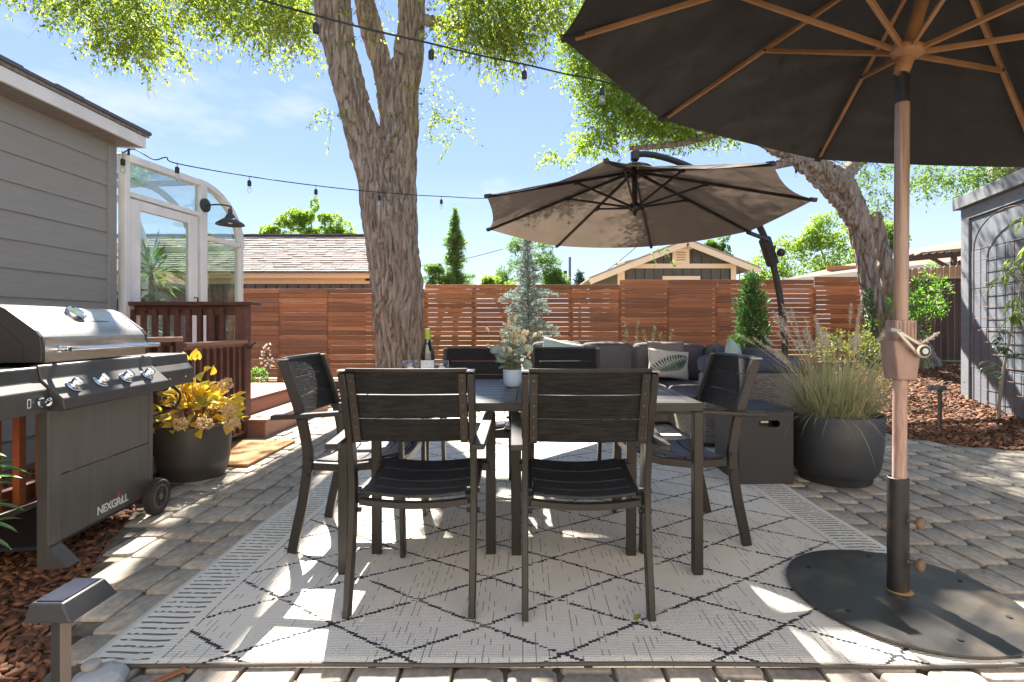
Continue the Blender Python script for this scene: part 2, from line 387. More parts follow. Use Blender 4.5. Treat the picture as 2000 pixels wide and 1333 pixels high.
while x < 6.4:
    wdt = rp_.choice([.15,.16,.17]); y = -1.0+rp_.random()*.2
    while y < 7:
        ln = rp_.choice([.15,.21,.21,.21,.26]); xc, yc = x+wdt/2, y+ln/2
        vis = yc > 1.35 and yc < 6.9 and (xc/yc > -1.1) and (xc/yc < 1.02)
        hid = (-1.27 < xc < 1.6 and 1.72 < yc < 5.75) or (1.75 < xc < 2.25 and yc > 4.5) or (xc > -.1 and xc < 2.3 and yc > 5.4)
        if in_poly(xc, yc) and all(in_poly(xc+dx*wdt*.32, yc+dy*ln*.32) for dx in (-1,1) for dy in (-1,1)) and not hid and vis:
            pav.append((yc, xc, wdt, ln))
        y += ln
    x += wdt
pav.sort(key=lambda p: p[0]**2+.3*p[1]**2)
rest = MB()
for i, (yc, xc, wdt, ln) in enumerate(pav):
    me = pm[rp_.randrange(12)]; rz = rp_.uniform(-.03,.03)+(math.pi if rp_.random() < .5 else 0)
    loc = (xc, yc, rp_.uniform(-.004,.003)); s = (wdt-.006, ln-.006, 1)
    if i < 300: inst('paver', me, patio, loc, (rp_.uniform(-.01,.01), rp_.uniform(-.012,.012), rz), s)
    else:
        c_, s_ = math.cos(rz), math.sin(rz)
        vs = [(loc[0]+(v.co.x*s[0])*c_-(v.co.y*s[1])*s_, loc[1]+(v.co.x*s[0])*s_+(v.co.y*s[1])*c_, loc[2]+v.co.z) for v in me.vertices]
        rest.add(vs, [tuple(p.vertices) for p in me.polygons])
m_paver2 = M('concrete_paver_far', (.43,.375,.305), .9, isl=(.28,.245,.20), bump=.3, bs=70, bdist=.006)
if rest.v: part('paver_field', rest, m_paver2, patio, kind='stuff', smooth=50)
# ---------------- mulch: bark chips
m_mulch = M('bark_mulch_chip', (.24,.10,.045), .85, isl=(.055,.026,.016), bump=.3, bs=120, bdist=.004)
def chips(n, sampler, size, zb, name):
    P = sampler(n); n = len(P); L = size*RNG.uniform(.35, 1.3, n); W = L*RNG.uniform(.3, .65, n); T = L*RNG.uniform(.08, .2, n)
    base = np.array([[-.5,-.3,-.5],[-.25,-.5,-.5],[.25,-.5,-.4],[.5,0,-.5],[.15,.5,-.5],[-.35,.45,-.4]])
    top = base*np.array([.85,.85,-1]); bb = np.vstack([base, top])
    yaw = RNG.uniform(0, 6.28, n); pit = RNG.normal(0, .38, n); rol = RNG.normal(0, .45, n)
    v = bb[None]*np.stack([L, W, T], 1)[:, None, :]+0*1.0
    v[:, :, 2] += (-(v[:, :, 0]/L[:, None])**2*L[:, None]*.25)
    jit = 1+RNG.uniform(-.22, .22, (n, 12, 1)); v = v*jit
    c, s = np.cos(rol)[:, None], np.sin(rol)[:, None]; y0 = v[:, :, 1]*c-v[:, :, 2]*s; z0 = v[:, :, 1]*s+v[:, :, 2]*c
    c, s = np.cos(pit)[:, None], np.sin(pit)[:, None]; x1 = v[:, :, 0]*c+z0*s; z1 = -v[:, :, 0]*s+z0*c
    c, s = np.cos(yaw)[:, None], np.sin(yaw)[:, None]; x2 = x1*c-y0*s; y2 = x1*s+y0*c
    V = np.stack([x2, y2, z1], -1)+P[:, None, :]; V[:, :, 2] += zb+RNG.uniform(0, size*.35, n)[:, None]
    f = np.array([[0,6,7,1],[1,7,8,2],[2,8,9,3],[3,9,10,4],[4,10,11,5],[5,11,6,0],[6,9,8,7],[6,11,10,9],[0,1,2,3],[0,3,4,5]])
    F = (f[None]+np.arange(n)[:, None, None]*12).reshape(-1, 4)
    return V.reshape(-1, 3), F
def samp(x0, x1, y0, y1, test):
    def f(n):
        out = []
        X = RNG.uniform(x0, x1, n*2); Y = RNG.uniform(y0, y1, n*2)
        for a_, b_ in zip(X, Y):
            if test(a_, b_): out.append((a_, b_, 0))
            if len(out) >= n: break
        A = np.array(out); A[:, 2] = hgt(A[:, 0], A[:, 1]); return A
    return f
nopat = lambda a_, b_: not in_poly(a_+random.uniform(-.035,.035), b_+random.uniform(-.035,.035))
mp_ = [chips(9500, samp(-3.75, -1.15, 1.05, 4.1, lambda a_, b_: nopat(a_, b_) and a_ > -1.25*b_), .055, -.03, 'a'),
       chips(26000, samp(2.8, 8.5, 4.0, 11.2, lambda a_, b_: nopat(a_, b_) and a_ < 1.03*b_+.1 and a_ > .28*b_), .062, -.03, 'b'),
       chips(12000, samp(-3.2, 4.0, 6.3, 10.25, nopat), .07, -.03, 'c')]
V, F = merge(mp_)
tag(part('bark_mulch', mesh_np('bark_mulch', V, F, m_mulch), None), 'reddish brown bark mulch covering the planting beds', 'mulch', kind='stuff')
# ================================================================ FENCES
m_cedar = M('stained_cedar', (.52,.20,.072), .6, col2=(.27,.095,.038), ns=2.4, st=(.9,6,13), detail=7, bump=.25, bs=7, bst=(.6,6,20), objv=.34, obj2=(.31,.11,.043), nrough=.7)
m_dkwood = M('dark_fence_wood', (.10,.052,.032), .8, col2=(.06,.033,.022), ns=3, st=(5,5,.5), objv=.25)
FY = 10.2
fence = thing('slat_fence', 'long reddish cedar fence of horizontal slats along the back of the yard', 'fence', (0, FY, 0))
bay = .95; x0 = -5.70
slat = MB().box((-bay/2+.002, -.009, -.041), (bay/2-.002, .009, .041)).mesh('slat', bevel=.006); slat.materials.append(m_cedar)
fr = random.Random(5); nb = 0; x = x0; ns_total = 0; stf = MB()
while x < 6.75:
    xc = x+bay/2; px = CX+xc/FY*FPX
    top = 1.765 if px < 850 else (1.845 if px < 1222 else (1.94 if px < 1590 else 2.0))
    tight = px < 700
    k = 0; z = top-.041
    zg = float(hgt(xc, FY))+.03
    while z > zg+.03:
        if ns_total < 292: inst('slat', slat, fence, (xc+fr.uniform(-.002,.002), fr.uniform(-.003,.003), z), (0, fr.uniform(-.0022,.0022), 0), (1, 1, fr.uniform(1.0,1.05) if tight else fr.uniform(1.02,1.065)))
        else: stf.box((xc-bay/2+.002, FY-.009, z-.04), (xc+bay/2-.002, FY+.009, z+.04))
        ns_total += 1; z -= .0915
    x += bay
if stf.v: part('slats_low', stf, m_cedar, fence, kind='stuff')
x = x0
while x < 6.8:
    part('post', MB().box((x-.045, FY+.012, -.05), (x+.045, FY+.10, 1.72 if x < -1.5 else 1.80)), m_cedar, fence); x += bay
# dark vertical board fence in the far right corner
df = thing('board_fence', 'dark brown vertical board fence between the leaning tree and the grey shed', 'fence', (8, 11.0, .3))
fr = random.Random(9)
for i in range(24):
    xa = 6.5+i*.145; part('board', MB().box((xa+.003, 11.0, .25), (xa+.142, 11.02, 1.93+i*.006), ), m_dkwood, df)
part('cap_rail', MB().bar((6.9, 10.98, 1.965), (10.0, 10.98, 2.10), .12, .03), M('weathered_rail', (.42,.34,.29), .8), df)
pk = thing('picket_fence', 'pale brown dog-eared picket fence top behind the dark board fence', 'fence', (9, 13, 0))
m_picket = M('picket_wood', (.38,.24,.16), .8, col2=(.28,.17,.11), ns=4, st=(4,4,.4), objv=.2)
for i in range(16):
    xa = 9.4+i*.155; h = 2.45+i*.012
    part('picket', MB().prism([(xa, 13, .2), (xa+.145, 13, .2), (xa+.145, 13, h-.04), (xa+.11, 13, h), (xa+.035, 13, h), (xa, 13, h-.04)], (0, .02, 0)), m_picket, pk)

# ================================================================ NEIGHBOUR BUILDINGS
m_shingle = M('asphalt_shingle', (.25,.22,.20), .9, col2=(.16,.14,.13), ns=9, st=(1,3,3), detail=3, bump=.2, bs=60, objv=.18)
m_cream = M('cream_trim', (.78,.56,.36), .6)
m_cream2 = M('pale_cream_trim', (.86,.74,.60), .6)
m_graywood = M('dark_grey_siding', (.085,.085,.095), .7, col2=(.11,.11,.115), ns=3, st=(3,3,.4))
ga = thing('garage', 'low garage with brown shingle roof and cream fascia behind the fence on the left', 'garage', (-6, 14, 0))
gx0, gx1 = -13.5, -3.72
part('wall', MB().box((gx0, 13.6, 0), (gx1-.25, 17.5, 2.3)), m_graywood, ga)
for i in range(38):
    xa = gx0+.1+i*.28
    if xa < gx1-.3: part('batten', MB().box((xa, 13.58, 0), (xa+.018, 13.598, 2.1)), m_black, ga)
part('fascia', MB().box((gx0, 13.28, 2.25), (gx1, 13.32, 2.40)), m_cream, ga, bevel=.004)
part('frieze', MB().box((gx0, 13.54, 2.13), (gx1-.25, 13.578, 2.30)), m_cream, ga)
part('corner_board', MB().box((gx1-.33, 13.55, 0), (gx1-.22, 13.66, 1.978)), m_cream, ga)
part('gable', MB().prism([(gx1-.2, 13.4, 2.2), (gx1-.2, 17.6, 2.2), (gx1-.2, 15.5, 3.55)], (-.12, 0, 0)), m_graywood, ga)
part('rake_board', MB().bar((gx1, 13.24, 2.36), (gx1, 15.5, 3.66), .04, .16).bar((gx1, 17.7, 2.36), (gx1, 15.5, 3.66), .04, .16), m_cream, ga)
part('roof_deck', MB().prism([(gx0, 13.2, 2.40), (gx0, 15.5, 3.70), (gx0, 17.8, 2.40), (gx0, 17.8, 2.37), (gx0, 15.5, 3.66), (gx0, 13.2, 2.37)], (gx1-gx0, 0, 0)), m_shingle, ga)
# shingle courses: each course a stepped strip with tab joints
crs = MB(); frr = random.Random(2); sl = Vector((0, 2.3, 1.30)).normalized(); nn = Vector((0, -1.30, 2.3)).normalized()
for c in range(19):
    d0 = c*.139; xa = gx0-.05
    while xa < gx1+.05:
        wd = frr.uniform(.22, .34); xb = min(xa+wd, gx1+.05); t = frr.choice([.006, .010, .016])
        p = Vector((0, 13.17, 2.405))+sl*d0; q = p+sl*.155
        a_ = [(xa+.004, p.y, p.z), (xb-.004, p.y, p.z), (xb-.004, q.y, q.z), (xa+.004, q.y, q.z)]
        b_ = [tuple(Vector(v)+nn*(t+.012 if i < 2 else .002)) for i, v in enumerate(a_)]
        crs.add(a_+b_, [(4,5,6,7), (0,1,5,4), (1,2,6,5), (3,0,4,7)]); xa = xb
m_shingle2 = M('shingle_tab', (.27,.235,.215), .9, isl=(.17,.145,.135), bump=.2, bs=80)
part('shingles', crs, m_shingle2, ga, kind='stuff', recalc=False)
rc = MB()
for i in range(40):
    xa = gx0+i*.24; rc.bar((xa, 15.5, 3.725+.008*(i % 2)), (xa+.25, 15.5, 3.735), .26, .025)
part('ridge_cap', rc, m_shingle, ga)

gb = thing('gabled_outbuilding', 'dark grey gabled outbuilding with cream trim and gable vent behind the fence', 'building', (5.2, 16, 0))
Yg = 16.0; apx = (1336-CX)/FPX*Yg; rz_ = EYE-(473-HY)/FPX*Yg; xl = (1212-CX)/FPX*Yg; xr = (1434-CX)/FPX*Yg; el = EYE-(528-HY)/FPX*Yg
wz = EYE-(517-HY)/FPX*Yg; slp = (rz_-el)/((1475-1336)/FPX*Yg)
part('wall', MB().box((xl, Yg, 0), (xr, Yg+7, wz)), m_graywood, gb)
part('gable_wall', MB().prism([(xl-.2, Yg, wz), (xr+.2, Yg, wz), (apx, Yg, rz_-.1)], (0, .15, 0)), m_graywood, gb)
for i in range(13):
    xa = xl+.15+i*.29; zt = min(rz_-.22-abs(xa-apx)*slp, 9)
    part('groove', MB().box((xa, Yg-.006, 0), (xa+.02, Yg-.001, zt)), m_black, gb)
part('band_board', MB().box((xl, Yg-.04, wz-.12), (xr, Yg-.008, wz+.02)), m_cream2, gb)
part('corner_board', MB().box((xl-.10, Yg-.05, 0), (xl+.12, Yg-.042, wz+.1)), m_cream2, gb)
part('corner_board', MB().box((xr-.12, Yg-.05, 0), (xr+.04, Yg-.042, wz+.05)), m_cream2, gb)
for s in (-1, 1):
    ex = apx+s*(1475-1336)/FPX*Yg*(1.0 if s > 0 else 1.35); ez = rz_-abs(ex-apx)*slp
    part('rake_board', MB().bar((apx, Yg-.35, rz_-.06), (ex, Yg-.35, ez-.06), .05, .22), m_cream2, gb)
    part('roof_slope', MB().prism([(apx, Yg-.38, rz_+.05), (ex, Yg-.38, ez+.05), (ex, Yg-.38, ez), (apx, Yg-.38, rz_)], (0, 8, 0)), M('pale_roof', (.42,.36,.32), .9, col2=(.33,.28,.25), ns=10), gb)
vx0, vx1 = (1312-CX)/FPX*Yg, (1345-CX)/FPX*Yg; vz0, vz1 = EYE-(516-HY)/FPX*Yg, EYE-(488-HY)/FPX*Yg
v = part('gable_vent', MB().box((vx0, Yg-.09, vz0), (vx1, Yg-.045, vz1)), m_cream2, gb, bevel=.01)
part('vent_hood', MB().box((vx0-.06, Yg-.14, vz1), (vx1+.06, Yg-.045, vz1+.07)), m_cream2, v)
for i in range(4):
    z = vz0+.10+i*.075; part('louvre', MB().box((vx0+.12, Yg-.10, z), (vx1-.12, Yg-.092, z+.03)), M('louvre_tan', (.42,.30,.17), .7), v)
wx0, wx1 = (1293-CX)/FPX*Yg, (1366-CX)/FPX*Yg; wzt = EYE-(540-HY)/FPX*Yg
wf = part('window_trim', MB().box((wx0, Yg-.08, wzt-.12), (wx1, Yg-.044, wzt)), m_cream2, gb)
part('side_wall', MB().box((xl-.05, Yg+.02, 0), (xl-.002, Yg+7, wz)), m_graywood, gb)
part('side_window', MB().box((xl-.09, Yg+1.6, 1.5), (xl-.052, Yg+3.0, 2.35)), m_white, gb)
# far right house
hs = thing('ranch_house', 'ranch house with low pinkish brown roof and orange wood wall behind the right fence', 'house', (13, 19, 0))
Yh = 19.0
m_tanroof = M('pinkish_shingle', (.27,.175,.13), .9, col2=(.21,.135,.10), ns=14, st=(1,2,2))
p0 = at(1535, 548, Yh); p1 = at(1685, 520, Yh); p2 = at(1700, 500, Yh+4)
e0 = at(1532, 546, 17.5); e1 = at(1900, 500, 17.5); r0 = at(1735, 498, 22); r1 = at(1905, 452, 22)
part('roof', MB().add([e0, e1+Vector((3, 0, .2)), r1+Vector((3, 0, .3)), r0, e0-Vector((0,0,.12)), e1+Vector((3, 0, .08)), r1+Vector((3, 0, .1)), r0-Vector((0,0,.15))], [(0,1,2,3), (7,6,5,4), (0,4,5,1), (1,5,6,2), (2,6,7,3), (3,7,4,0)]), m_tanroof, hs)
part('fascia', MB().bar(e0+Vector((0,-.03,-.1)), e1+Vector((3,-.03,.1)), .04, .2), m_white, hs)
for i in range(9):
    z = 2.95-i*.17; part('lap_board', MB().box((10.5, 18.0, z), (18, 18.04+i*.002, z+.165)), M('orange_lap_siding', (.52,.26,.11), .6, col2=(.42,.2,.08), ns=2, st=(.5,3,8)) if i == 0 else bpy.data.materials['orange_lap_siding'], hs)
part('window', MB().box((15.2, 17.95, 2.35), (16.0, 17.99, 2.85)), M('rust_frame', (.30,.09,.04), .5), hs)
for xa in (12.0, 12.4): part('porch_post', MB().box((xa, 17.2, 0), (xa+.14, 17.34, 2.95)), m_white, hs)
# pergola
pg = thing('pergola', 'dark wooden pergola corner with diagonal braces beside the grey shed', 'pergola', (12.5, 15, 0))
m_pg = M('pergola_wood', (.05,.028,.02), .8)
q = lambda px, py, Y=15.0: at(px, py, Y)
part('beam', MB().bar(q(1760, 508), q(1885, 496), .08, .13), m_pg, pg)
part('beam', MB().bar(q(1800, 497, 16.5), q(1885, 489, 15.0), .08, .12), m_pg, pg)
part('brace', MB().bar(q(1815, 502), q(1855, 524), .07, .09), m_pg, pg)
part('brace', MB().bar(q(1885, 502), q(1864, 526), .07, .09), m_pg, pg)
part('post', MB().bar(q(1863, 494), (q(1863, 494).x, 15, .1), .11, .11), m_pg, pg)
for i in range(7): part('rafter', MB().bar(q(1768+i*17, 504-i*1.7), q(1768+i*17+16, 498-i*1.7, 16.8), .04, .08), m_pg, pg)
# utility pole and service wires
up = thing('utility_pole', 'thin grey utility pole rising beyond the fence right of the round tree', 'pole', (3.1, 34, 0))
part('pole', MB().tube([(3.1, 34, 0), (3.1, 34, 5.5)], [.11, .08], 8), M('grey_pole', (.18,.17,.18), .8), up)
part('transformer', MB().lathe([(.12, 4.1), (.12, 4.6)], (2.8, 34, 0), 10), m_darkmetal, up)
for (a_, b_, lb) in ((at(1122, 560, 30), at(1260, 468, 18), 'thin black service cable running down to the gabled outbuilding roof'), (at(770, 520, 30), at(985, 486, 24), 'thin overhead cable between the conifer and the round tree')):
    solo('overhead_cable', MB().tube(limb_pts(a_, b_, 8, 0, .25), .018, 5), m_wire, lb, 'cable')

# ================================================================ HOUSE (left)
HX = -3.70; HYe = 4.73
m_siding = M('grey_fibre_cement', (.275,.272,.258), .75, col2=(.25,.247,.235), ns=6, st=(1,.6,6), bump=.12, bs=30, bst=(6,.5,8), bdist=.004)
m_sidet = M('grey_corner_trim', (.25,.246,.233), .7)
ho = thing('house', 'grey lap-sided house corner with white fascia and dark shingle roof edge', 'house', (HX, 2, 0))
for i in range(14):
    z = 2.675-(i+1)*.207+ .03
    part('siding_board', MB().prism([(HX, -2, z), (HX+.018, -2, z), (HX+.004, -2, z+.217), (HX, -2, z+.217)], (0, HYe-.09+2, 0)), m_siding, ho)
part('wall_core', MB().box((-9, -2.02, -.1), (HX-.002, HYe-.02, 2.68)), m_sidet, ho)
part('corner_trim', MB().box((HX-.05, HYe-.09, -.1), (HX+.03, HYe, 2.68)), m_sidet, ho, bevel=.003)
part('soffit', MB().box((HX-.001, -2, 2.681), (HX+.225, HYe+.03, 2.695)), M('brown_grey_soffit', (.25,.215,.185), .8, col2=(.20,.17,.15), ns=4, st=(1,14,1)), ho)
for i in range(22):
    y = HYe-.15-i*.16; part('soffit_groove', MB().box((HX+.002, y, 2.6775), (HX+.215, y+.012, 2.6805)), m_sidet, ho)
part('fascia', MB().box((HX+.225, -2, 2.672), (HX+.25, HYe+.06, 2.772)).box((HX-.3, HYe+.035, 2.672), (HX+.224, HYe+.06, 2.772)), m_white, ho, bevel=.003)
part('roof', MB().prism([(HX+.26, -2, 2.774), (HX+.26, -2, 2.798), (-7.5, -2, 3.55), (-7.5, -2, 3.52)], (0, HYe+.09+2, 0)), m_shingle, ho)
eg = MB(); e_r = random.Random(1)
for i in range(28):
    y = HYe+.10-i*.25; eg.box((HX+.20, y-.24, 2.800), (HX+.272+e_r.uniform(0,.012), y, 2.822+e_r.uniform(0,.01)))
part('shingle_edge', eg, M('slate_shingle', (.10,.105,.12), .9, bump=.3, bs=90), ho)
# unseen wing added behind the camera to bounce warm sunlight into the shade
hw = thing('bounce_wing', 'unseen cream lap-sided wing added behind the viewer to bounce warm light onto the patio', 'house', (0, -3.4, 0))
m_bounceside = M('cream_bounce_siding', (.64,.585,.51), .7, col2=(.58,.53,.46), ns=5, st=(.6,6,6))
for i in range(26):
    z = .1+i*.2; part('siding_board', MB().prism([(-3.7, -3.40, z), (-3.7, -3.375, z), (-3.7, -3.392, z+.21), (-3.7, -3.40, z+.21)], (11.5, 0, 0)), m_bounceside, hw)
part('wall_core', MB().box((-3.7, -8, -.1), (7.8, -3.401, 5.35)), m_bounceside, hw)
for xa in (-1.8, 1.2, 4.4):
    f_ = part('window', MB().box((xa, -3.374, 1.0), (xa+1.3, -3.34, 2.2)), m_white, hw); part('pane', MB().box((xa+.08, -3.339, 1.08), (xa+1.22, -3.335, 2.12)), M('dark_window', (.03,.035,.04), .05) if xa < 0 else bpy.data.materials['dark_window'], f_)
part('roof', MB().box((-4.0, -8.2, 5.36), (8.1, -3.1, 5.5)), m_shingle, hw)
# ================================================================ SUNROOM
S0 = Vector((-3.68, 4.80, 0)); SU = Vector((.12, 1, 0)).normalized(); SN = Vector((SU.y, -SU.x, 0))
def sp(t, z, n=0.0): return S0+SU*t+SN*n+Vector((0, 0, z))
def sbar(mb, t0, z0, t1, z1, w=.05, dep=.07, n=0): return mb.bar(sp(t0, z0, n), sp(t1, z1, n), dep, w, up=tuple(Vector((0,0,1)) if abs(t1-t0) > abs(z1-z0) else SU))
sr = thing('sunroom', 'white framed glass sunroom with curved eave attached to the grey house', 'sunroom', (-3.68, 4.8, 0))
T1, T2 = .94, 1.66
curve = [(T1+(T2-T1)*math.sin(a_), 2.0+.63*math.cos(a_)) for a_ in [i*math.pi/2/9 for i in range(10)]]
ROOM = 2.6   # depth behind the end wall
part('end_frame', sbar(MB(), .0, 2.60, T1, 2.62, .06, .08).strip([sp(t, z) for t, z in curve], .08, .055, side=tuple(SN)), m_white, sr, smooth=40)
part('post', sbar(MB(), .025, .33, .025, 2.58, .055, .075), m_white, sr, bevel=.003)
part('post', sbar(MB(), 1.0, .33, 1.0, 2.62, .10, .078), m_white, sr, bevel=.003)
part('post', sbar(MB(), T2-.02, .33, T2-.02, 2.0, .06, .075), m_white, sr, bevel=.003)
part('transom', sbar(MB(), .05, 2.27, .95, 2.27, .045, .072), m_white, sr)
part('transom', sbar(MB(), 1.05, 2.03, T2-.05, 2.03, .05, .072), m_white, sr)
part('sill', sbar(MB(), .05, .36, T2, .36, .08, .085), m_white, sr)
dr = part('door', sbar(sbar(sbar(sbar(MB(), .12, .42, .12, 2.235, .12, .05), .86, .42, .86, 2.235, .12, .05), .18, 2.19, .80, 2.19, .09, .048), .18, .55, .80, .55, .28, .048), m_white, sr, bevel=.004)
part('pane', sbar(MB(), .49, .70, .49, 2.145, .62, .012), m_glass, dr)
part('handle', MB().tube([sp(.86, 1.35, .03), sp(.86, 1.35, .07), sp(.86, 1.22, .07)], .008, 6), m_black, dr)
part('pane', sbar(MB(), .50, 2.295, .50, 2.57, .88, .010), m_glass, sr)
part('pane', sbar(MB(), 1.34, .42, 1.34, 2.0, .56, .010), m_glass, sr)
cp = [sp(1.05, 2.06), sp(T2-.06, 2.06)]+[sp(1.05+(T2-.06-1.05)*math.sin(a_), 2.06+.50*math.cos(a_)) for a_ in [math.pi/2-i*math.pi/2/8 for i in range(1, 9)]]
part('curved_pane', MB().prism(cp, tuple(-SN*.01)), m_glass, sr)
# far side: roof bars, front glazing
for k, n in enumerate((-.65, -1.3, -1.95, -2.6)):
    part('roof_bar', MB().strip([sp(0, 2.62, n), sp(T1, 2.62, n)]+[sp(t, z, n) for t, z in curve[1:]]+[sp(T2, .33, n)], .05, .05, side=tuple(SN)), m_white, sr)
for k in range(4):
    na, nb_ = -.03-.65*k, -.62-.65*k
    part('front_pane', MB().prism([sp(T2-.01, .36, na), sp(T2-.01, 2.0, na), sp(T2-.02, 2.0, na), sp(T2-.02, .36, na)], tuple(SN*(nb_-na))), m_glass, sr)
    rp2 = [sp(t, z, na) for t, z in curve]; mbp = MB()
    mbp.add(rp2+[p+SN*(nb_-na) for p in rp2], [(i, i+1, i+11, i+10) for i in range(9)])
    part('roof_pane', mbp, m_glass, sr)
part('flat_roof', MB().prism([sp(-.05, 2.64, 0), sp(T1, 2.64, 0), sp(T1, 2.655, 0), sp(-.05, 2.655, 0)], tuple(-SN*2.6)), m_glass, sr)
part('rail_bar', MB().bar(sp(T2, 2.0, 0), sp(T2, 2.0, -2.6), .06, .06).bar(sp(T1, 2.62, 0), sp(T1, 2.62, -2.6), .05, .05), m_white, sr)
part('floor', MB().prism([sp(0, .30, 0), sp(T2, .30, 0), sp(T2, .30, -2.6), sp(0, .30, -2.6)], (0, 0, .03)), M('room_floor', (.28,.22,.16), .5), sr)
part('base_wall', MB().prism([sp(0, -.1, -.01), sp(T2, -.1, -.01), sp(T2, .29, -.01), sp(0, .29, -.01)], tuple(-SN*2.58)), m_sidet, sr)
part('cable_clip', MB().tube([sp(.02, 2.62, .05), sp(.02, 2.68, .05)], .01, 6), m_black, sr)
# wall lamp
wl = thing('barn_lamp', 'black gooseneck barn lamp on the white sunroom post', 'lamp', tuple(sp(1.0, 2.38, .05)))
b0 = sp(1.0, 2.38, .04)
part('back_plate', MB().lathe([(.075, 0), (.075, .02), (.045, .035)], b0, 20, axis=SN), m_darkmetal, wl, smooth=40)
tip = sp(1.12, 2.36, .26)
part('arm', MB().tube(smooth_path([b0+SN*.03, b0+SN*.16+Vector((0,0,.005)), tip+Vector((0,0,.03)), tip], [.009]*4)[0], .009, 8), m_darkmetal, wl, smooth=60)
part('shade', MB().lathe([(.022, .0), (.024, -.05), (.045, -.075), (.055, -.10), (.062, -.105), (.085, -.12), (.145, -.165), (.15, -.18), (.14, -.178), (.08, -.13), (.04, -.10)], tip, 28), m_darkmetal, wl, smooth=35)
part('lamp_bulb', MB().sphere(tip+Vector((0,0,-.14)), .03), M('frosted_bulb', (.8,.78,.7), .3), wl, smooth=180)
# indoor plants
def strap_leaf(mb, base, d, L, W, droop=.5, n=6, cup=.25):
    d = Vector(d).normalized(); base = Vector(base); sd = d.cross(Vector((0,0,1)));
    if sd.length < .1: sd = Vector((1,0,0))
    sd.normalize(); p = base; vs = []; dd = d.copy()
    for i in range(n+1):
        t = i/n; w_ = W*math.sin(math.pi*min(.06+t*.94, 1))**.7*(1 if t < .98 else .05); nrm = sd.cross(dd)
        vs += [p-sd*w_/2+nrm*w_*cup, p.copy(), p+sd*w_/2+nrm*w_*cup]
        dd = (dd+Vector((0,0,-droop/n))).normalized(); p = p+dd*L/n
    fs = []
    for i in range(n): a_ = i*3; fs += [(a_, a_+1, a_+4, a_+3), (a_+1, a_+2, a_+5, a_+4)]
    return mb.add(vs, fs)
dc = thing('dracaena', 'spiky potted dracaena standing inside the sunroom behind the door glass', 'plant', tuple(sp(1.15, .33, -.7)))
part('stem', MB().tube([sp(1.15, .5, -.7), sp(1.13, 1.1, -.68), sp(1.1, 1.65, -.7)], .025, 8), m_twig, dc)
mb = MB(); lr = random.Random(4)
for i in range(46):
    a_ = lr.uniform(0, 6.28); e_ = lr.uniform(-.3, 1.3); strap_leaf(mb, sp(1.1, 1.6+lr.uniform(-.05,.1), -.7), (math.cos(a_)*math.cos(e_), math.sin(a_)*math.cos(e_), math.sin(e_)), lr.uniform(.35,.55), .028, .6)
part('leaves', mb, m_leafd, dc, kind='stuff', recalc=False)
part('pot', MB().lathe([(.12, .33), (.16, .62), (.14, .60)], (sp(1.15, 0, -.7).x, sp(1.15, 0, -.7).y, 0), 20), m_white, dc, smooth=40)
ip = thing('leafy_houseplant', 'broad leafed green houseplants massed low inside the sunroom', 'plant', tuple(sp(.6, .33, -.8)))
mb = MB()
for i in range(60):
    a_ = lr.uniform(0, 6.28); e_ = lr.uniform(.1, 1.2); strap_leaf(mb, sp(lr.uniform(.1,1.0), lr.uniform(.9,1.35), -.8+lr.uniform(-.3,.3)), (math.cos(a_)*math.cos(e_), math.sin(a_)*math.cos(e_), math.sin(e_)), lr.uniform(.2,.34), .11, 1.0)
part('leaves', mb, m_leafdk, ip, kind='stuff', recalc=False)
part('pot', MB().lathe([(.16, .33), (.22, .95), (.2, .93)], (sp(.55, 0, -.8).x, sp(.55, 0, -.8).y, 0), 20), m_white, ip, smooth=40)
sp_ = thing('small_potted_plant', 'small plant in white pot on the sunroom sill near the right pane', 'plant', tuple(sp(1.45, 1.0, -.3)))
part('pot', MB().lathe([(.05, .98), (.065, 1.12), (.055, 1.11)], (sp(1.45, 0, -.3).x, sp(1.45, 0, -.3).y, 0), 16), m_white, sp_, smooth=40)
part('stand', MB().box(sp(1.35,.33,-.42), sp(1.55, .975, -.2)), m_dkwood, sp_)
V, F = bush_leaves(sp(1.45, 1.22, -.3), (.12, .12, .13), 60, .06); part('foliage', mesh_np('foliage', V, F, m_leafdk), None, sp_)

# ================================================================ DECK, RAILING, GATE, STEPS
m_deck = M('mahogany_stain', (.13,.05,.032), .5, col2=(.085,.035,.024), ns=3, st=(6,1,6), objv=.2, bump=.12, bs=20, bst=(8,1,8))
m_deckl = M('light_brown_board', (.33,.175,.115), .6, col2=(.26,.13,.085), ns=2.5, st=(8,.6,8), objv=.12, bump=.1, bs=20, bst=(10,1,10))
dk = thing('deck', 'raised brown wooden deck platform in front of the sunroom', 'deck', (-3.2, 5.5, 0))
y = 4.96
k = 0
for i in range(7):
    xa = -2.68-i*.145-.14
    part('deck_board', MB().box((xa, 4.93, .305), (xa+.14, 6.55, .33)), m_deckl, dk, bevel=.003)
part('riser', MB().box((-2.70, 4.95, -.02), (-2.675, 6.53, .303)), m_deckl, dk)
part('joist_frame', MB().box((-3.66, 4.97, -.02), (-2.702, 6.52, .30)), m_deck, dk)
stp = thing('deck_step', 'low wooden step with pale tread below the deck beside the doormat', 'step', (-2.5, 5.6, 0))
part('tread', MB().box((-2.672, 4.87, .145), (-2.53, 6.5, .17)), m_deckl, stp, bevel=.003)
part('tread', MB().box((-2.527, 4.87, .145), (-2.385, 6.5, .17)), m_deckl, stp, bevel=.003)
part('riser', MB().box((-2.43, 4.89, -.02), (-2.405, 6.48, .143)), m_deckl, stp)
part('end_board', MB().box((-2.672, 4.90, -.02), (-2.432, 4.925, .143)), m_deckl, stp)
RX = -2.60
rl = thing('deck_railing', 'dark brown deck railing with square balusters running from the sunroom to the corner post', 'railing', (-3.1, 4.92, 0))
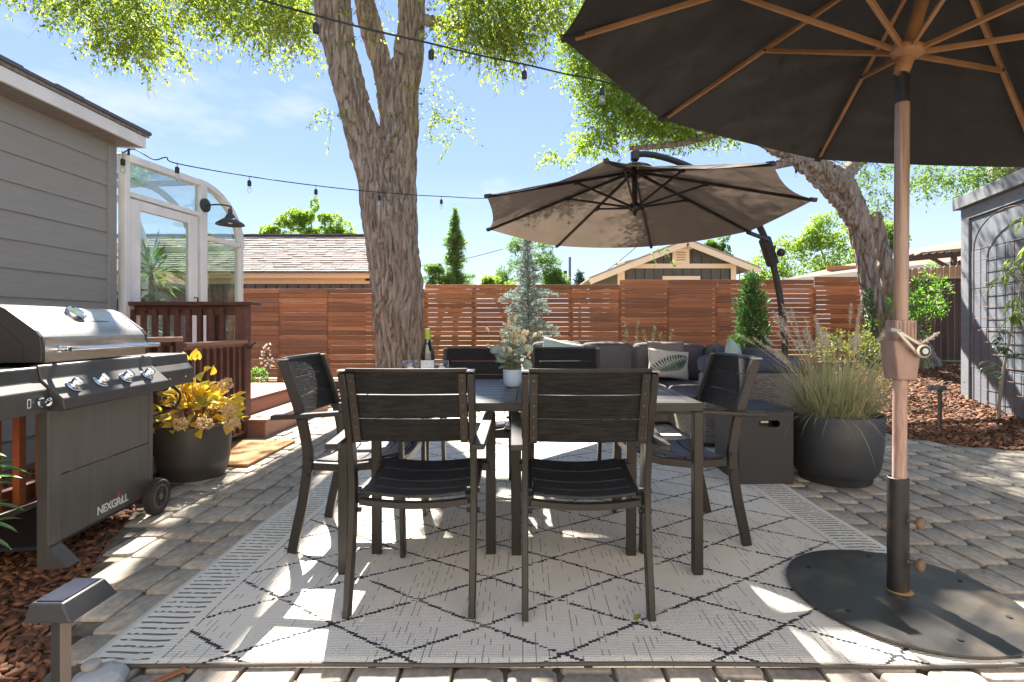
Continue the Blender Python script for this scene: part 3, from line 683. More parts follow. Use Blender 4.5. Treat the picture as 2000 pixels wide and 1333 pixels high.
part('cap', MB().box((-3.72, 4.82, 1.235), (-2.50, 5.00, 1.27)), m_deck, rl, bevel=.004)
part('top_rail', MB().box((-3.70, 4.90, 1.145), (-2.69, 4.94, 1.233)), m_deck, rl)
part('bottom_rail', MB().box((-3.70, 4.90, .40), (-2.69, 4.94, .48)), m_deck, rl)
i = 0; xa = -3.66
while xa < -2.74:
    part('baluster', MB().box((xa, 4.86, .42), (xa+.04, 4.898, 1.20)), m_deck, rl); xa += .105
part('corner_post', MB().box((-2.68, 4.87, -.02), (-2.58, 4.97, 1.233)), m_deck, rl, bevel=.003)
part('wide_post', MB().box((-3.0, 4.96, .33), (-2.86, 5.03, 1.22)), m_deck, rl)
gt = thing('deck_gate', 'low brown wooden gate with vertical balusters and black latch beside the corner post', 'gate', (RX, 4.4, 0))
part('cap_rail', MB().box((RX-.05, 3.98, .885), (RX+.05, 4.855, .915)), m_deckl, gt, bevel=.003)
part('top_rail', MB().box((RX-.02, 3.99, .78), (RX+.02, 4.85, .883)), m_deckl, gt)
part('bottom_rail', MB().box((RX-.02, 3.99, .05), (RX+.02, 4.85, .15)), m_deckl, gt)
y = 4.02
while y < 4.83: part('baluster', MB().box((RX+.022, y, .08), (RX+.056, y+.036, .86)), m_deck, gt); y += .096
part('latch', MB().box((RX+.02, 4.84, .83), (RX+.05, 4.93, .86)).tube([(RX+.06, 4.9, .86), (RX+.10, 4.9, .89)], .008, 6), m_black, gt)
for z in (.30, .82): part('hinge', MB().box((RX+.021, 3.97, z), (RX+.03, 4.07, z+.03)), m_black, gt)
r2 = thing('lower_railing', 'brown railing section with orange balusters running behind the grill', 'railing', (RX, 2.8, 0))
part('cap_rail', MB().box((RX-.07, 1.6, .93), (RX+.07, 3.9, .965)), m_deckl, r2, bevel=.003)
part('top_rail', MB().box((RX-.02, 1.6, .82), (RX+.02, 3.84, .928)), m_deck, r2)
part('bottom_rail', MB().box((RX-.02, 1.6, .12), (RX+.02, 3.84, .22)), m_deck, r2)
part('post', MB().box((RX-.045, 3.85, -.02), (RX+.045, 3.94, .928)), m_deck, r2)
part('post', MB().box((RX-.045, 2.45, -.02), (RX+.045, 2.54, .815)), m_deck, r2)
m_orange = M('orange_cedar_baluster', (.38,.13,.045), .6, col2=(.28,.09,.03), ns=4, st=(5,5,.6))
y = 1.64
while y < 3.8:
    part('baluster', MB().box((RX+.022, y, .14), (RX+.058, y+.036, .90)), m_orange if y < 3.2 else m_deck, r2); y += .125
part('skirt_board', MB().box((RX-.03, 1.6, -.02), (RX-.008, 3.84, .1)), M('grey_skirt', (.22,.2,.18), .8), r2)
# doormat
dmt = solo('doormat', MB().box((-2.52, 3.86, .004), (-2.03, 4.68, .024)), M('coir_doormat', (.36,.19,.08), .95, col2=(.28,.14,.055), ns=60, bump=.6, bs=300, bdist=.004), 'tan coir doormat on the pavers below the deck gate', 'doormat', bevel=.004)
# ================================================================ RUG
def rug_material():
    m = bpy.data.materials.new('woven_rug'); m.use_nodes = True; n = m.node_tree; L = n.links.new; N = n.nodes.new
    P = n.nodes['Principled BSDF']; P.inputs['Roughness'].default_value = .95; P.inputs['Specular IOR Level'].default_value = .1
    t = N('ShaderNodeTexCoord'); s = N('ShaderNodeSeparateXYZ'); L(t.outputs['Object'], s.inputs[0])
    def mt(op, a, b=None, c=None):
        x = N('ShaderNodeMath'); x.operation = op
        for i, v in enumerate((a, b, c)):
            if v is None: continue
            if isinstance(v, (int, float)): x.inputs[i].default_value = v
            else: L(v, x.inputs[i])
        return x.outputs[0]
    def snap(v, q): return mt('MULTIPLY', mt('ADD', mt('FLOOR', mt('DIVIDE', v, q)), .5), q)
    X, Y = s.outputs[0], s.outputs[1]
    xq = snap(X, .0135); yq = snap(Y, .0068)
    # lattice of lozenges .52 x .33
    u = mt('DIVIDE', mt('SUBTRACT', xq, .13), .525); v = mt('DIVIDE', mt('SUBTRACT', yq, 1.98), .335)
    def line(sgn, wd):
        a = mt('ADD', u, mt('MULTIPLY', v, sgn)); f = mt('ABSOLUTE', mt('SUBTRACT', mt('FRACT', mt('ADD', a, .5)), .5)); return mt('LESS_THAN', f, wd)
    cmb = N('ShaderNodeCombineXYZ'); L(xq, cmb.inputs[0]); L(yq, cmb.inputs[1])
    wn = N('ShaderNodeTexWhiteNoise'); wn.noise_dimensions = '2D'; L(cmb.outputs[0], wn.inputs['Vector'])
    dash = mt('GREATER_THAN', wn.outputs['Value'], .14)
    dia = mt('MULTIPLY', mt('MAXIMUM', line(1, .022), line(-1, .022)), dash)
    # fade of yarn in places
    nz_ = N('ShaderNodeTexNoise'); nz_.inputs['Scale'].default_value = 1.6; nz_.inputs['Detail'].default_value = 3; L(t.outputs['Object'], nz_.inputs['Vector'])
    dia = mt('MULTIPLY', dia, mt('ADD', mt('MULTIPLY', mt('GREATER_THAN', nz_.outputs['Fac'], .42), .2), .8))
    # thin dashed warp threads running away from the camera
    xs_ = snap(X, .021); c2 = N('ShaderNodeCombineXYZ'); L(xs_, c2.inputs[0]); L(snap(Y, .034), c2.inputs[1])
    w1 = N('ShaderNodeTexWhiteNoise'); w1.noise_dimensions = '2D'; L(c2.outputs[0], w1.inputs['Vector'])
    w2 = N('ShaderNodeTexWhiteNoise'); w2.noise_dimensions = '1D'; L(xs_, w2.inputs['W'])
    n2 = N('ShaderNodeTexNoise'); n2.inputs['Scale'].default_value = 3.0; L(c2.outputs[0], n2.inputs['Vector'])
    thr = mt('LESS_THAN', mt('FRACT', mt('DIVIDE', X, .021)), .17)
    wob = mt('MULTIPLY', mt('GREATER_THAN', w2.outputs['Value'], .4), mt('GREATER_THAN', mt('ADD', w1.outputs['Value'], n2.outputs['Fac']), 1.08))
    thread = mt('MULTIPLY', mt('MULTIPLY', thr, wob), .62)
    body = mt('MULTIPLY', mt('GREATER_THAN', X, -1.13), mt('LESS_THAN', X, 1.475))
    pat = mt('MULTIPLY', mt('MAXIMUM', dia, thread), body)
    # border dashes
    yb = mt('ADD', Y, mt('MULTIPLY', mt('SINE', mt('MULTIPLY', X, 30)), .003))
    st_ = mt('LESS_THAN', mt('FRACT', mt('DIVIDE', yb, .0325)), .31)
    ax = mt('ABSOLUTE', mt('SUBTRACT', X, .1725)); bd = mt('MULTIPLY', mt('GREATER_THAN', ax, 1.335), mt('LESS_THAN', ax, 1.505))
    edge = mt('MULTIPLY', mt('GREATER_THAN', ax, 1.295), mt('LESS_THAN', ax, 1.301))
    pat = mt('MAXIMUM', pat, mt('MAXIMUM', mt('MULTIPLY', mt('MULTIPLY', st_, bd), mt('MULTIPLY', dash, .85)), mt('MULTIPLY', edge, mt('MULTIPLY', dash, .7))))
    # base: off-white slub weave
    nb_ = N('ShaderNodeTexNoise'); nb_.inputs['Scale'].default_value = 220; nb_.inputs['Detail'].default_value = 2; L(t.outputs['Object'], nb_.inputs['Vector'])
    nc = N('ShaderNodeTexNoise'); nc.inputs['Scale'].default_value = 2.2; nc.inputs['Detail'].default_value = 6; L(t.outputs['Object'], nc.inputs['Vector'])
    c1 = N('ShaderNodeMixRGB'); c1.inputs[1].default_value = (.58,.54,.47,1); c1.inputs[2].default_value = (.86,.81,.73,1)
    fb = mt('ADD', mt('MULTIPLY', nb_.outputs['Fac'], .75), mt('MULTIPLY', nc.outputs['Fac'], .35)); L(fb, c1.inputs[0])
    c3 = N('ShaderNodeMixRGB'); c3.inputs[2].default_value = (.035,.037,.045,1); L(c1.outputs[0], c3.inputs[1]); L(mt('MULTIPLY', pat, .97), c3.inputs[0])
    L(c3.outputs[0], P.inputs['Base Color'])
    wv = mt('ADD', mt('SINE', mt('MULTIPLY', X, 950)), mt('SINE', mt('MULTIPLY', Y, 700)))
    b = N('ShaderNodeBump'); b.inputs['Strength'].default_value = .5; b.inputs['Distance'].default_value = .002; L(wv, b.inputs['Height']); L(b.outputs[0], P.inputs['Normal'])
    return m
rx0, rx1, ry0, ry1 = -1.362, 1.707, 1.60, 5.86
nx_, ny_ = 90, 110; A, B = np.meshgrid(np.linspace(rx0, rx1, nx_), np.linspace(ry0, ry1, ny_), indexing='ij')
def rz_f(a, b): return .013+.0035*np.sin(a*5+b*3.1)+.0022*np.sin(b*9-a*2)+.004*np.exp(-((b-ry0)/.05)**2)*np.maximum(np.sin(a*4.3+1), 0)
Zt = rz_f(A, B)
Vt = np.stack([A, B, Zt], -1).reshape(-1, 3); i_, j_ = np.meshgrid(np.arange(nx_-1), np.arange(ny_-1), indexing='ij'); a_ = (i_*ny_+j_).ravel()
Ft = np.stack([a_, a_+ny_, a_+ny_+1, a_+1], 1)
rim = [i*ny_ for i in range(nx_)]+[(nx_-1)*ny_+j for j in range(1, ny_)]+[i*ny_+ny_-1 for i in range(nx_-2, -1, -1)]+[j for j in range(ny_-2, 0, -1)]
Vb = Vt[rim].copy(); Vb[:, 2] = .001; n0 = len(Vt); kk = np.arange(len(rim)); rim = np.array(rim)
Fs = np.stack([rim, n0+kk, n0+(kk+1) % len(rim), rim[(kk+1) % len(rim)]], 1)
rug = thing('rug', 'large off-white outdoor rug with black lozenge pattern and striped side borders under the table', 'rug', (0, 3.7, 0))
XF['rug'] = Matrix.Identity(4); rug.location = (0, 0, 0)
part('rug_weave', mesh_np('rug_weave', np.vstack([Vt, Vb]), np.vstack([Ft, Fs]), rug_material(), True), None, rug)
m_bind = M('rug_binding', (.10,.09,.08), .9, bump=.5, bs=300)
e_ = [(a, ry0-.003, float(rz_f(a, ry0))-.003) for a in np.linspace(rx0, rx1, 60)]
part('binding', MB().tube(e_, .006, 6), m_bind, rug, smooth=180)

# ================================================================ DINING CHAIRS
m_frame = M('bronze_black_metal', (.020,.0165,.0145), .42, bump=.06, bs=200, spec=.45)
m_board = M('charcoal_faux_wood', (.015,.0145,.0145), .5, col2=(.006,.006,.0065), ns=11, st=(1,9,9), detail=8, bump=.8, bs=26, bst=(1,12,12), bdist=.006, objv=.15, spec=.2, lo=.42, hi=.60)
m_seat_skylit = M('seat_faux_wood_skylit', (.026,.025,.025), .42, col2=(.011,.011,.012), ns=11, st=(1,9,9), detail=8, bump=.6, bs=26, bst=(1,12,12), bdist=.004, objv=.15, spec=.5, lo=.42, hi=.60)  # lighter copy of the slat wood: sky reflection put into its colour
def post_y(z):
    P = [(0,-.252),(.10,-.232),(.22,-.205),(.36,-.182),(.46,-.180),(.60,-.205),(.74,-.248),(.89,-.302)]
    for (z0, y0), (z1, y1) in zip(P, P[1:]):
        if z <= z1: return y0+(y1-y0)*(z-z0)/(z1-z0)
    return P[-1][1]
ch = thing('dining_chair', 'x', 'chair')
for s in (-1, 1):
    part('rear_post', MB().strip([(s*.222, post_y(z), z) for z in (0,.06,.13,.22,.30,.38,.46,.54,.62,.70,.78,.875)], .024, .044), m_frame, ch, bevel=.003, smooth=40)
    fa = [(s*.258, .262, 0), (s*.258, .255, .40), (s*.258, .250, .60), (s*.258, .238, .632), (s*.258, .205, .645), (s*.256, .0, .642), (s*.252, -.20, .628), (s*.250, -.33, .622)]
    part('arm_and_front_leg', MB().strip(fa, .044, .020), m_frame, ch, bevel=.003, smooth=40)
    part('post_cap', MB().box((s*.222-.013, post_y(.875)-.024, .8765), (s*.222+.013, post_y(.875)+.024, .882)), M('pewter_cap', (.22,.22,.22), .4, metal=.5) if s < 0 else bpy.data.materials['pewter_cap'], ch)
    part('seat_rail', MB().strip([(s*.204, -.165, .392), (s*.206, .0, .384), (s*.208, .15, .402), (s*.208, .232, .425)], .030, .034), m_frame, ch, bevel=.002)
    part('arm_bracket', MB().tube([(s*.205, post_y(.62)+.0, .618), (s*.262, post_y(.62)+.0, .618)], .008, 6), m_black, ch)
    for y_, z_ in ((-.175, .355), (-.172, .43), (.245, .43), (.245, .40)): part('bolt', MB().tube([(s*.195, y_, z_), (s*.242, y_, z_)], .009, 6), m_black, ch)
    part('back_strip', MB().strip([(s*.192, post_y(z)-.016, z) for z in (.615,.70,.79,.87)], .026, .005), m_frame, ch)
    sc_ = MB()
    for z in (.635,.675,.715,.755,.80,.845): sc_.tube([(s*.192, post_y(z)-.0215, z), (s*.192, post_y(z)-.018, z)], .004, 6)
    part('screw', sc_, M('bronze_screw', (.10,.06,.035), .5, metal=.6) if s < 0 else bpy.data.materials['bronze_screw'], ch)
part('crossbar', MB().box((-.25, .235, .385), (.25, .255, .42)), m_frame, ch, bevel=.002)
def curved_board(z0, z1, half, bow, yfun, thick=.012, n=8):
    V = []
    for i in range(n+1):
        x = -half+2*half*i/n; b = bow*(1-(x/half)**2)
        for (zz, dy) in ((z0, -thick/2), (z1, -thick/2), (z1, thick/2), (z0, thick/2)):
            V.append((x, yfun(zz)-b+dy, zz))
    F = [(3,2,1,0), tuple(n*4+k for k in range(4))]
    for i in range(n):
        for k in range(4): F.append((i*4+k, i*4+(k+1) % 4, i*4+4+(k+1) % 4, i*4+4+k))
    m_ = MB(); m_.add(V, F); return m_
for k in range(3):
    z0 = .619+k*.0885; part('back_slat', curved_board(z0, z0+.0848 if k < 2 else .884, .207, .020, post_y), m_board, ch, bevel=.002)
part('back_rail', curved_board(.876, .8875, .210, .020, post_y, .018), m_frame, ch)
def seat_z(y): return .394-.010*math.sin((y+.16)/.39*math.pi)+.034*max(0, (y+.0)/.24)
for k in range(4):
    y0 = -.155+k*.0965; y1 = y0+.0905; V = []; n = 8
    for i in range(n+1):
        x = -.19+.38*i/n; b = -.016*(1-(x/.19)**2)
        for (yy, dz) in ((y0, 0), (y1, 0), (y1, .012), (y0, .012)): V.append((x, yy, seat_z(yy)+b+dz+.012))
    F = [(0,1,2,3), tuple(n*4+3-k2 for k2 in range(4))]
    for i in range(n):
        for k2 in range(4): F.append((i*4+k2, i*4+4+k2, i*4+4+(k2+1) % 4, i*4+(k2+1) % 4))
    m_ = MB(); m_.add(V, F); part('seat_slat', m_, m_seat_skylit, ch, bevel=.002)
for y_, zz in ((-.170, .386), (.238, .424)):
    V = MB(); V.strip([(x, y_, zz-.016*(1-(x/.2)**2)) for x in (-.2,-.13,-.06,0,.06,.13,.2)], .03, .022, side=(0,1,0)); part('seat_bow', V, m_frame, ch, smooth=40)
spots = [((-.400, 2.105), 0, 'black slatted dining chair at the near left of the table, its back to the viewer'),
 ((.232, 2.090), 0, 'black slatted dining chair at the near right of the table, its back to the viewer'),
 ((-.795, 2.60), -90, 'black slatted dining chair at the left end of the table, facing right'),
 ((.790, 2.66), 94, 'black slatted dining chair at the right end of the table, facing left'),
 ((-.300, 3.26), 180, 'black slatted dining chair across the table left of the potted plant'),
 ((.290, 3.26), 180, 'black slatted dining chair across the table right of the potted plant')]
chairs = [ch]+[copy_tree(ch) for _ in spots[1:]]
for c, ((x, y), a, lb) in zip(chairs, spots):
    place(c, (x, y, .0145), R_(a), lb); c['group'] = 'dining chairs around the table'
# ================================================================ DINING TABLE
tb = thing('dining_table', 'black slatted metal dining table in the middle of the rug', 'table', (0, 2.65, .013))
tx0, tx1, ty0, ty1, tz = -.765, .752, 2.165, 3.13, .728
for (x, y) in ((tx0, ty0), (tx1-.04, ty0), (tx0, ty1-.04), (tx1-.04, ty1-.04)): part('leg', MB().box((x, y, .013), (x+.04, y+.04, tz-.036)), m_frame, tb, bevel=.003)
part('frame', MB().box((tx0, ty0, tz-.035), (tx1, ty0+.04, tz)).box((tx0, ty1-.04, tz-.035), (tx1, ty1, tz)).box((tx0, ty0+.0405, tz-.035), (tx0+.04, ty1-.0405, tz)).box((tx1-.04, ty0+.0405, tz-.035), (tx1, ty1-.0405, tz)), m_frame, tb, bevel=.002)
xm = -.003; part('centre_bar', MB().box((xm-.02, ty0+.041, tz-.030), (xm+.02, ty1-.041, tz-.0005)), m_frame, tb)
m_ttop = M('charcoal_table_slat', (.045,.046,.05), .38, col2=(.03,.03,.033), ns=8, st=(1,12,12), bump=.3, bs=22, bst=(1,14,14), bdist=.003, objv=.12, spec=.6)
ns_ = 8; wsl = (ty1-ty0-.086)/ns_
for xa, xb in ((tx0+.043, xm-.022), (xm+.022, tx1-.043)):
    for k in range(ns_):
        ya = ty0+.043+k*wsl; part('table_slat', MB().box((xa, ya+.003, tz-.016), (xb, ya+wsl-.003, tz-.001)), m_ttop, tb, bevel=.002)
# ---- things on the table
pp = thing('potted_arrangement', 'small pale blue pot of round grey-green leaves and cream bunny tail grasses on the table', 'plant', (-.05, 2.74, tz))
pc = Vector((-.052, 2.74, tz))
m_pot = M('pale_blue_ceramic', (.40,.50,.66), .35, coat=.3)
part('pot', MB().lathe([(.026, 0), (.034, .002), (.043, .014), (.0475, .04), (.0485, .092), (.0445, .092), (.043, .05), (.03, .03)], pc, 28), m_pot, pp, smooth=40)
part('soil', MB().lathe([(.042, .070), (.042, .078)], pc, 20), m_soil, pp)
m_euc = M('eucalyptus_leaf', (.20,.27,.22), .55, col2=(.28,.34,.28), ns=20, trans=.15, objv=.2)
lr = random.Random(21)
def disc_leaf(c, d, r):
    d = Vector(d).normalized(); nrm = Vector((lr.uniform(-.5,.5), lr.uniform(-.9,.1), lr.uniform(.2,1))).normalized(); s_ = d.cross(nrm).normalized(); c = Vector(c); m_ = MB(); V = [c]; nrm = s_.cross(d)
    for k in range(10):
        a = k*math.tau/10; rr = r*(1+.12*math.cos(a)); V.append(c+d*(rr*math.cos(a))+s_*(rr*.92*math.sin(a))+nrm*(.25*r*abs(math.sin(a))))
    m_.add(V, [(0, k+1, (k+1) % 10+1) for k in range(10)]); return m_
stm = MB()
for i in range(34):
    a = lr.uniform(0, 6.28); rr = lr.uniform(.02, .10); h = lr.uniform(.10, .21)-.25*rr
    p = pc+Vector((math.cos(a)*rr, math.sin(a)*rr*.8, h+.01)); part('leaf', disc_leaf(p, (math.cos(a), math.sin(a)*.8, lr.uniform(-.5,.5)), lr.uniform(.026,.037)), m_euc, pp, smooth=180, recalc=False)
    stm.tube([pc+Vector((0,0,.07)), pc+Vector((math.cos(a)*rr*.5, math.sin(a)*rr*.4, h*.7)), p], .0016, 4)
m_bunny = M('cream_seed_head', (.90,.78,.54), .9, bump=.8, bs=400, trans=.4)
for i in range(30):
    a = lr.uniform(0, 6.28); rr = lr.uniform(.0, .14); h = lr.uniform(.22, .37)-rr*.5
    p = pc+Vector((math.cos(a)*rr-.005, math.sin(a)*rr*.6, h)); d = Vector((math.cos(a)*rr*2, math.sin(a)*rr, .35)).normalized()
    L_ = lr.uniform(.030,.044); part('seed_head', MB().lathe([(.0015,-.5*L_),(.008,-.3*L_),(.0095,0),(.007,.3*L_),(.002,.5*L_)], p, 8, axis=d), m_bunny, pp, smooth=180)
    stm.tube([pc+Vector((0,0,.07)), pc.lerp(p, .6)+Vector((0,0,.01)), p], .0013, 4)
part('stems', stm, M('pale_stem', (.25,.22,.10), .8), pp)
wb = thing('wine_bottle', 'dark wine bottle with green foil cap and white label on the table', 'bottle', (-.512, 2.83, tz))
bc = Vector((-.512, 2.83, tz))
part('body', MB().lathe([(.03,0),(.0365,.004),(.037,.02),(.037,.165),(.034,.19),(.022,.225),(.0155,.245),(.0145,.30),(.012,.301)], bc, 28), M('bottle_glass', (.012,.014,.008), .06, coat=.6, spec=.8), wb, smooth=50)
part('foil', MB().lathe([(.0168,.247),(.0168,.30),(.0160,.304),(.004,.3045)], bc, 24), M('lime_foil', (.30,.36,.03), .4), wb, smooth=50)
lab = MB(); n = 14
for i in range(n+1):
    a = R_(-90-75+150*i/n); lab.v += [tuple(bc+Vector((math.cos(a)*.0374, math.sin(a)*.0374, z))) for z in (.045, .135)]
for i in range(n): lab.f.append((i*2, i*2+2, i*2+3, i*2+1)); lab.mi.append(0)
part('label_paper', lab, M('label_paper', (.62,.66,.72), .7, col2=(.5,.54,.62), ns=60, st=(.3,.3,3)), wb, smooth=180, recalc=False)
gl = thing('wine_glass', 'stemless wine glass on the table left of the bottle', 'glass', (-.597, 2.78, tz), group='wine glasses')
part('bowl', MB().lathe([(.022,.001),(.034,.008),(.044,.035),(.046,.06),(.042,.10),(.036,.135),(.035,.135),(.0405,.10),(.0445,.06),(.0425,.036),(.033,.011),(.02,.006)], (0,0,0), 28), m_clear, gl, world=False, smooth=180)
g2 = copy_tree(gl); place(g2, (-.428, 2.77, tz), 0, 'stemless wine glass on the table right of the bottle')

# ================================================================ MARKET UMBRELLA
def umb_basis(tx, ty):
    a = Vector((tx, ty, 1)).normalized(); u = (Vector((1,0,0))-a*a.x).normalized(); return a, u, a.cross(u)
def octagon(c, tx, ty, R, p):
    a, u, v = umb_basis(tx, ty); return a, [c+(u*math.cos(p+k*math.pi/4)+v*math.sin(p+k*math.pi/4))*R for k in range(8)]
def canopy_panel(c, a, A, B, Hc, scal=.05, sag=.03, nr=9, nc=8, rtop=.03, pw=1.12):
    """cloth between two ribs: straight along the ribs, slightly hollow between, scalloped hem"""
    V = []; F = []
    for i in range(nr+1):
        f = rtop+(1-rtop)*i/nr
        for j in range(nc+1):
            t = j/nc; e = A.lerp(B, t); k = 4*t*(1-t)
            r = (e-c)*f*(1-scal*k*f**3); z = Hc*(1-f**pw)-sag*k*f
            V.append(c+r+a*z)
    for i in range(nr):
        for j in range(nc): q_ = i*(nc+1)+j; F.append((q_, q_+1, q_+nc+2, q_+nc+1))
    m_ = MB(); m_.add(V, F); return m_
m_cloth = M('black_canvas', (.046,.042,.039), .9, col2=(.054,.049,.045), ns=60, bump=.3, bs=500, trans=.04, spec=.1)
m_teak = M('honey_teak', (.38,.19,.08), .45, col2=(.27,.125,.05), ns=4, st=(1,1,1), bump=.1, bs=40, coat=.15)
m_pinkpole = M('faded_pink_wood', (.42,.28,.235), .6, col2=(.29,.18,.145), ns=14, st=(5,5,.7), bump=.15, bs=30, bst=(6,6,1), lo=.4, hi=.62)
m_pole2 = M('brown_varnished_pole', (.22,.13,.09), .35, col2=(.34,.225,.16), ns=10, st=(8,8,.3), coat=.4)
mu = thing('market_umbrella', 'black market umbrella with honey wood ribs and pinkish wooden pole overhead on the right', 'umbrella', (1.445, 1.99, 0))
mc = Vector((1.4564, 1.9992, 2.036)); ma, mk = octagon(mc, .2192, -.1197, 1.375, 2.828)
HC = .56
for k in range(8):
    A, B = mk[k], mk[(k+1) % 8]
    part('canopy_panel', canopy_panel(mc, ma, A, B, HC, scal=.025, sag=.02, pw=1.0), m_cloth, mu, smooth=180, recalc=False)
    top = mc+ma*(HC-.03)
    rd = (A-top).normalized(); a_in = top+rd*.06; a_out = A-rd*.07-ma*.012
    part('rib', MB().bar(a_in-ma*.018, a_out-ma*.008, .016, .022, up=ma), m_teak, mu, bevel=.002)
    part('rib_pocket', MB().bar(A-rd*.115-ma*.012, A-ma*.004, .036, .022, up=ma), m_cloth, mu)
    hub = mc+ma*.065; mid = (mc+(A-mc)*.5+ma*(.5*HC)-ma*.045)
    hd = (mid-hub).normalized(); st0 = hub+(A-mc).normalized()*.05
    part('strut', MB().bar(st0, mid, .014, .020, up=ma), m_teak, mu, bevel=.002)
    part('strut_pin', MB().tube([mid-ma.cross(hd)*.014, mid+ma.cross(hd)*.014], .006, 6), m_black, mu)
part('runner_hub', MB().lathe([(.025,-.02),(.029,.0),(.030,.035),(.054,.048),(.058,.055),(.058,.074),(.048,.082),(.03,.085)], mc, 28, axis=ma), m_teak, mu, smooth=40)
part('upper_pole', MB().tube([mc+ma*.09, mc+ma*(HC+.02)], .0235, 16), m_teak, mu, smooth=40)
part('top_hub', MB().lathe([(.05,HC-.07),(.055,HC-.04),(.055,HC-.02),(.03,HC-.01)], mc, 24, axis=ma), m_teak, mu, smooth=40)
part('finial', MB().lathe([(.012,HC+.01),(.022,HC+.03),(.018,HC+.055),(.004,HC+.07)], mc, 16, axis=ma), m_teak, mu, smooth=60)
pb = Vector((1.437, 1.995, 0)); pt = mc
pl = lambda z: pb.lerp(pt, z/2.036)
part('tilt_joint', MB().tube([pl(1.90), pl(2.0), mc-ma*.03], .0225, 16), M('dark_steel', (.06,.06,.065), .4, metal=.7), mu, smooth=40)
part('upper_shaft', MB().tube([pl(1.03), pl(1.50), pl(1.90)], .0245, 20), m_pole2, mu, smooth=40)
part('lower_shaft', MB().tube([pl(.05), pl(.4), pl(.90)], .0235, 20), m_pinkpole, mu, smooth=40)
def rprism(z0, z1, w0, w1, d, cx=0.0, cy=0.0):
    m_ = MB(); V = []
    for z, w in ((z0, w0*.94), (z0+.008, w0), (z1-.008, w1), (z1, w1*.94)):
        p = pl(z)
        for (sx, sy) in ((-1,-1),(1,-1),(1,1),(-1,1)):
            for q in ((.86,1),(1,.86)) if sx*sy > 0 else ((1,.86),(.86,1)):
                V.append((p.x+cx+sx*w/2*q[0], p.y+cy+sy*d/2*q[1], z))
    V2 = []
    for r in range(4): V2 += sorted(V[r*8:r*8+8], key=lambda v: math.atan2(v[1]-pl(1).y-cy, v[0]-pl(1).x-cx))
    F = [tuple(range(7,-1,-1)), tuple(24+k for k in range(8))]
    for r in range(3):
        for k in range(8): F.append((r*8+k, r*8+(k+1) % 8, r*8+8+(k+1) % 8, r*8+8+k))
    m_.add(V2, F); return m_
m_pinkpl = M('faded_pink_plastic', (.33,.22,.185), .55, col2=(.26,.165,.135), ns=22, st=(1,1,.3), bump=.2, bs=60)
part('crank_housing', rprism(.845, .995, .075, .108, .085), m_pinkpl, mu, bevel=.003, smooth=50)
part('crank_collar', rprism(.975, 1.07, .078, .080, .068), m_pinkpole, mu, bevel=.003, smooth=50)
for k in range(5): x_ = pl(1.0).x-.03+k*.0145; part('collar_fin', MB().box((x_, pl(1).y-.0365, .99), (x_+.006, pl(1).y-.0355+.003, 1.062)), m_pinkpl, mu)
kn = pl(.955)+Vector((.036, -.052, .0)); ke = kn+Vector((-.105, -.02, .078))
m_chr = M('worn_champagne_metal', (.55,.50,.42), .35, metal=.8)
part('crank_arm', MB().bar(kn+Vector((-.004,-.006,.022)), ke, .010, .012).bar(kn+Vector((-.012,-.006,-.014)), ke, .010, .012), m_chr, mu, bevel=.002)
part('crank_boss', MB().lathe([(.024,0),(.026,.004),(.026,.018),(.018,.022)], kn, 20, axis=(0,-1,0)), m_chr, mu, smooth=40)
part('boss_cap', MB().lathe([(.011,.022),(.011,.026)], kn, 16, axis=(0,-1,0)), M('pale_cap', (.5,.52,.56), .4), mu)
part('boss_ring', MB().lathe([(.019,.0222),(.019,.0245),(.013,.0246)], kn, 20, axis=(0,-1,0)), m_black, mu)
part('crank_knob', MB().tube([ke+Vector((-.022,0,.002)), ke+Vector((.014,0,-.002))], .008, 10), M('grey_knob', (.30,.32,.33), .4), mu, smooth=50)
# stand
us = thing('umbrella_stand', 'heavy dark round steel umbrella base with rusty upright tube, lapping the rug edge', 'umbrella base', (1.437, 1.99, 0))
m_steel = M('weathered_black_steel', (.045,.043,.041), .45, metal=.3, col2=(.12,.10,.075), ns=5, detail=9, bump=.3, bs=25, bdist=.003, lo=.48, hi=.75)
m_rust = M('rusty_black_steel', (.035,.033,.032), .5, metal=.4, col2=(.20,.09,.035), ns=8, st=(1,1,.35), detail=9, bump=.25, bs=60, bdist=.003, lo=.52, hi=.78)
bc2 = Vector((1.445, 2.0, 0))
part('base_plate', MB().lathe([(.386,.016),(.388,.020),(.386,.026),(.33,.031),(.06,.036)], bc2, 72), m_steel, us, smooth=30)
part('weld', MB().lathe([(.046,.034),(.042,.040),(.035,.044)], bc2, 24), M('rust_weld', (.24,.15,.05), .8, bump=.6, bs=80), us, smooth=60)
m_ = MB(); prof = [(.036,.036),(.036,.468),(.0325,.470),(.0325,.44)]; m_.lathe(prof, bc2-Vector((.006,0,0)), 28); part('tube', m_, m_rust, us, smooth=40)
for z in (.16, .315):
    c_ = bc2+Vector((.012, -.036, z)); d_ = Vector((.55,-.83,0)).normalized()
    kb = part('knob', MB().tube([c_-d_*.01, c_+d_*.03], .007, 8).lathe([(.010,.022),(.023,.026),(.026,.034),(.023,.042),(.012,.046)], c_, 7, axis=d_), M('rusty_knob', (.16,.105,.07), .7, bump=.5, bs=90) if z < .2 else bpy.data.materials['rusty_knob'], us, smooth=50)
for a in (15, 75, 140, 205, 265, 325):
    p = bc2+Vector((math.cos(R_(a))*.31, math.sin(R_(a))*.31, .0335)); part('bolt_hole', MB().lathe([(.009,0),(.009,.0012)], p, 12), m_black, us)

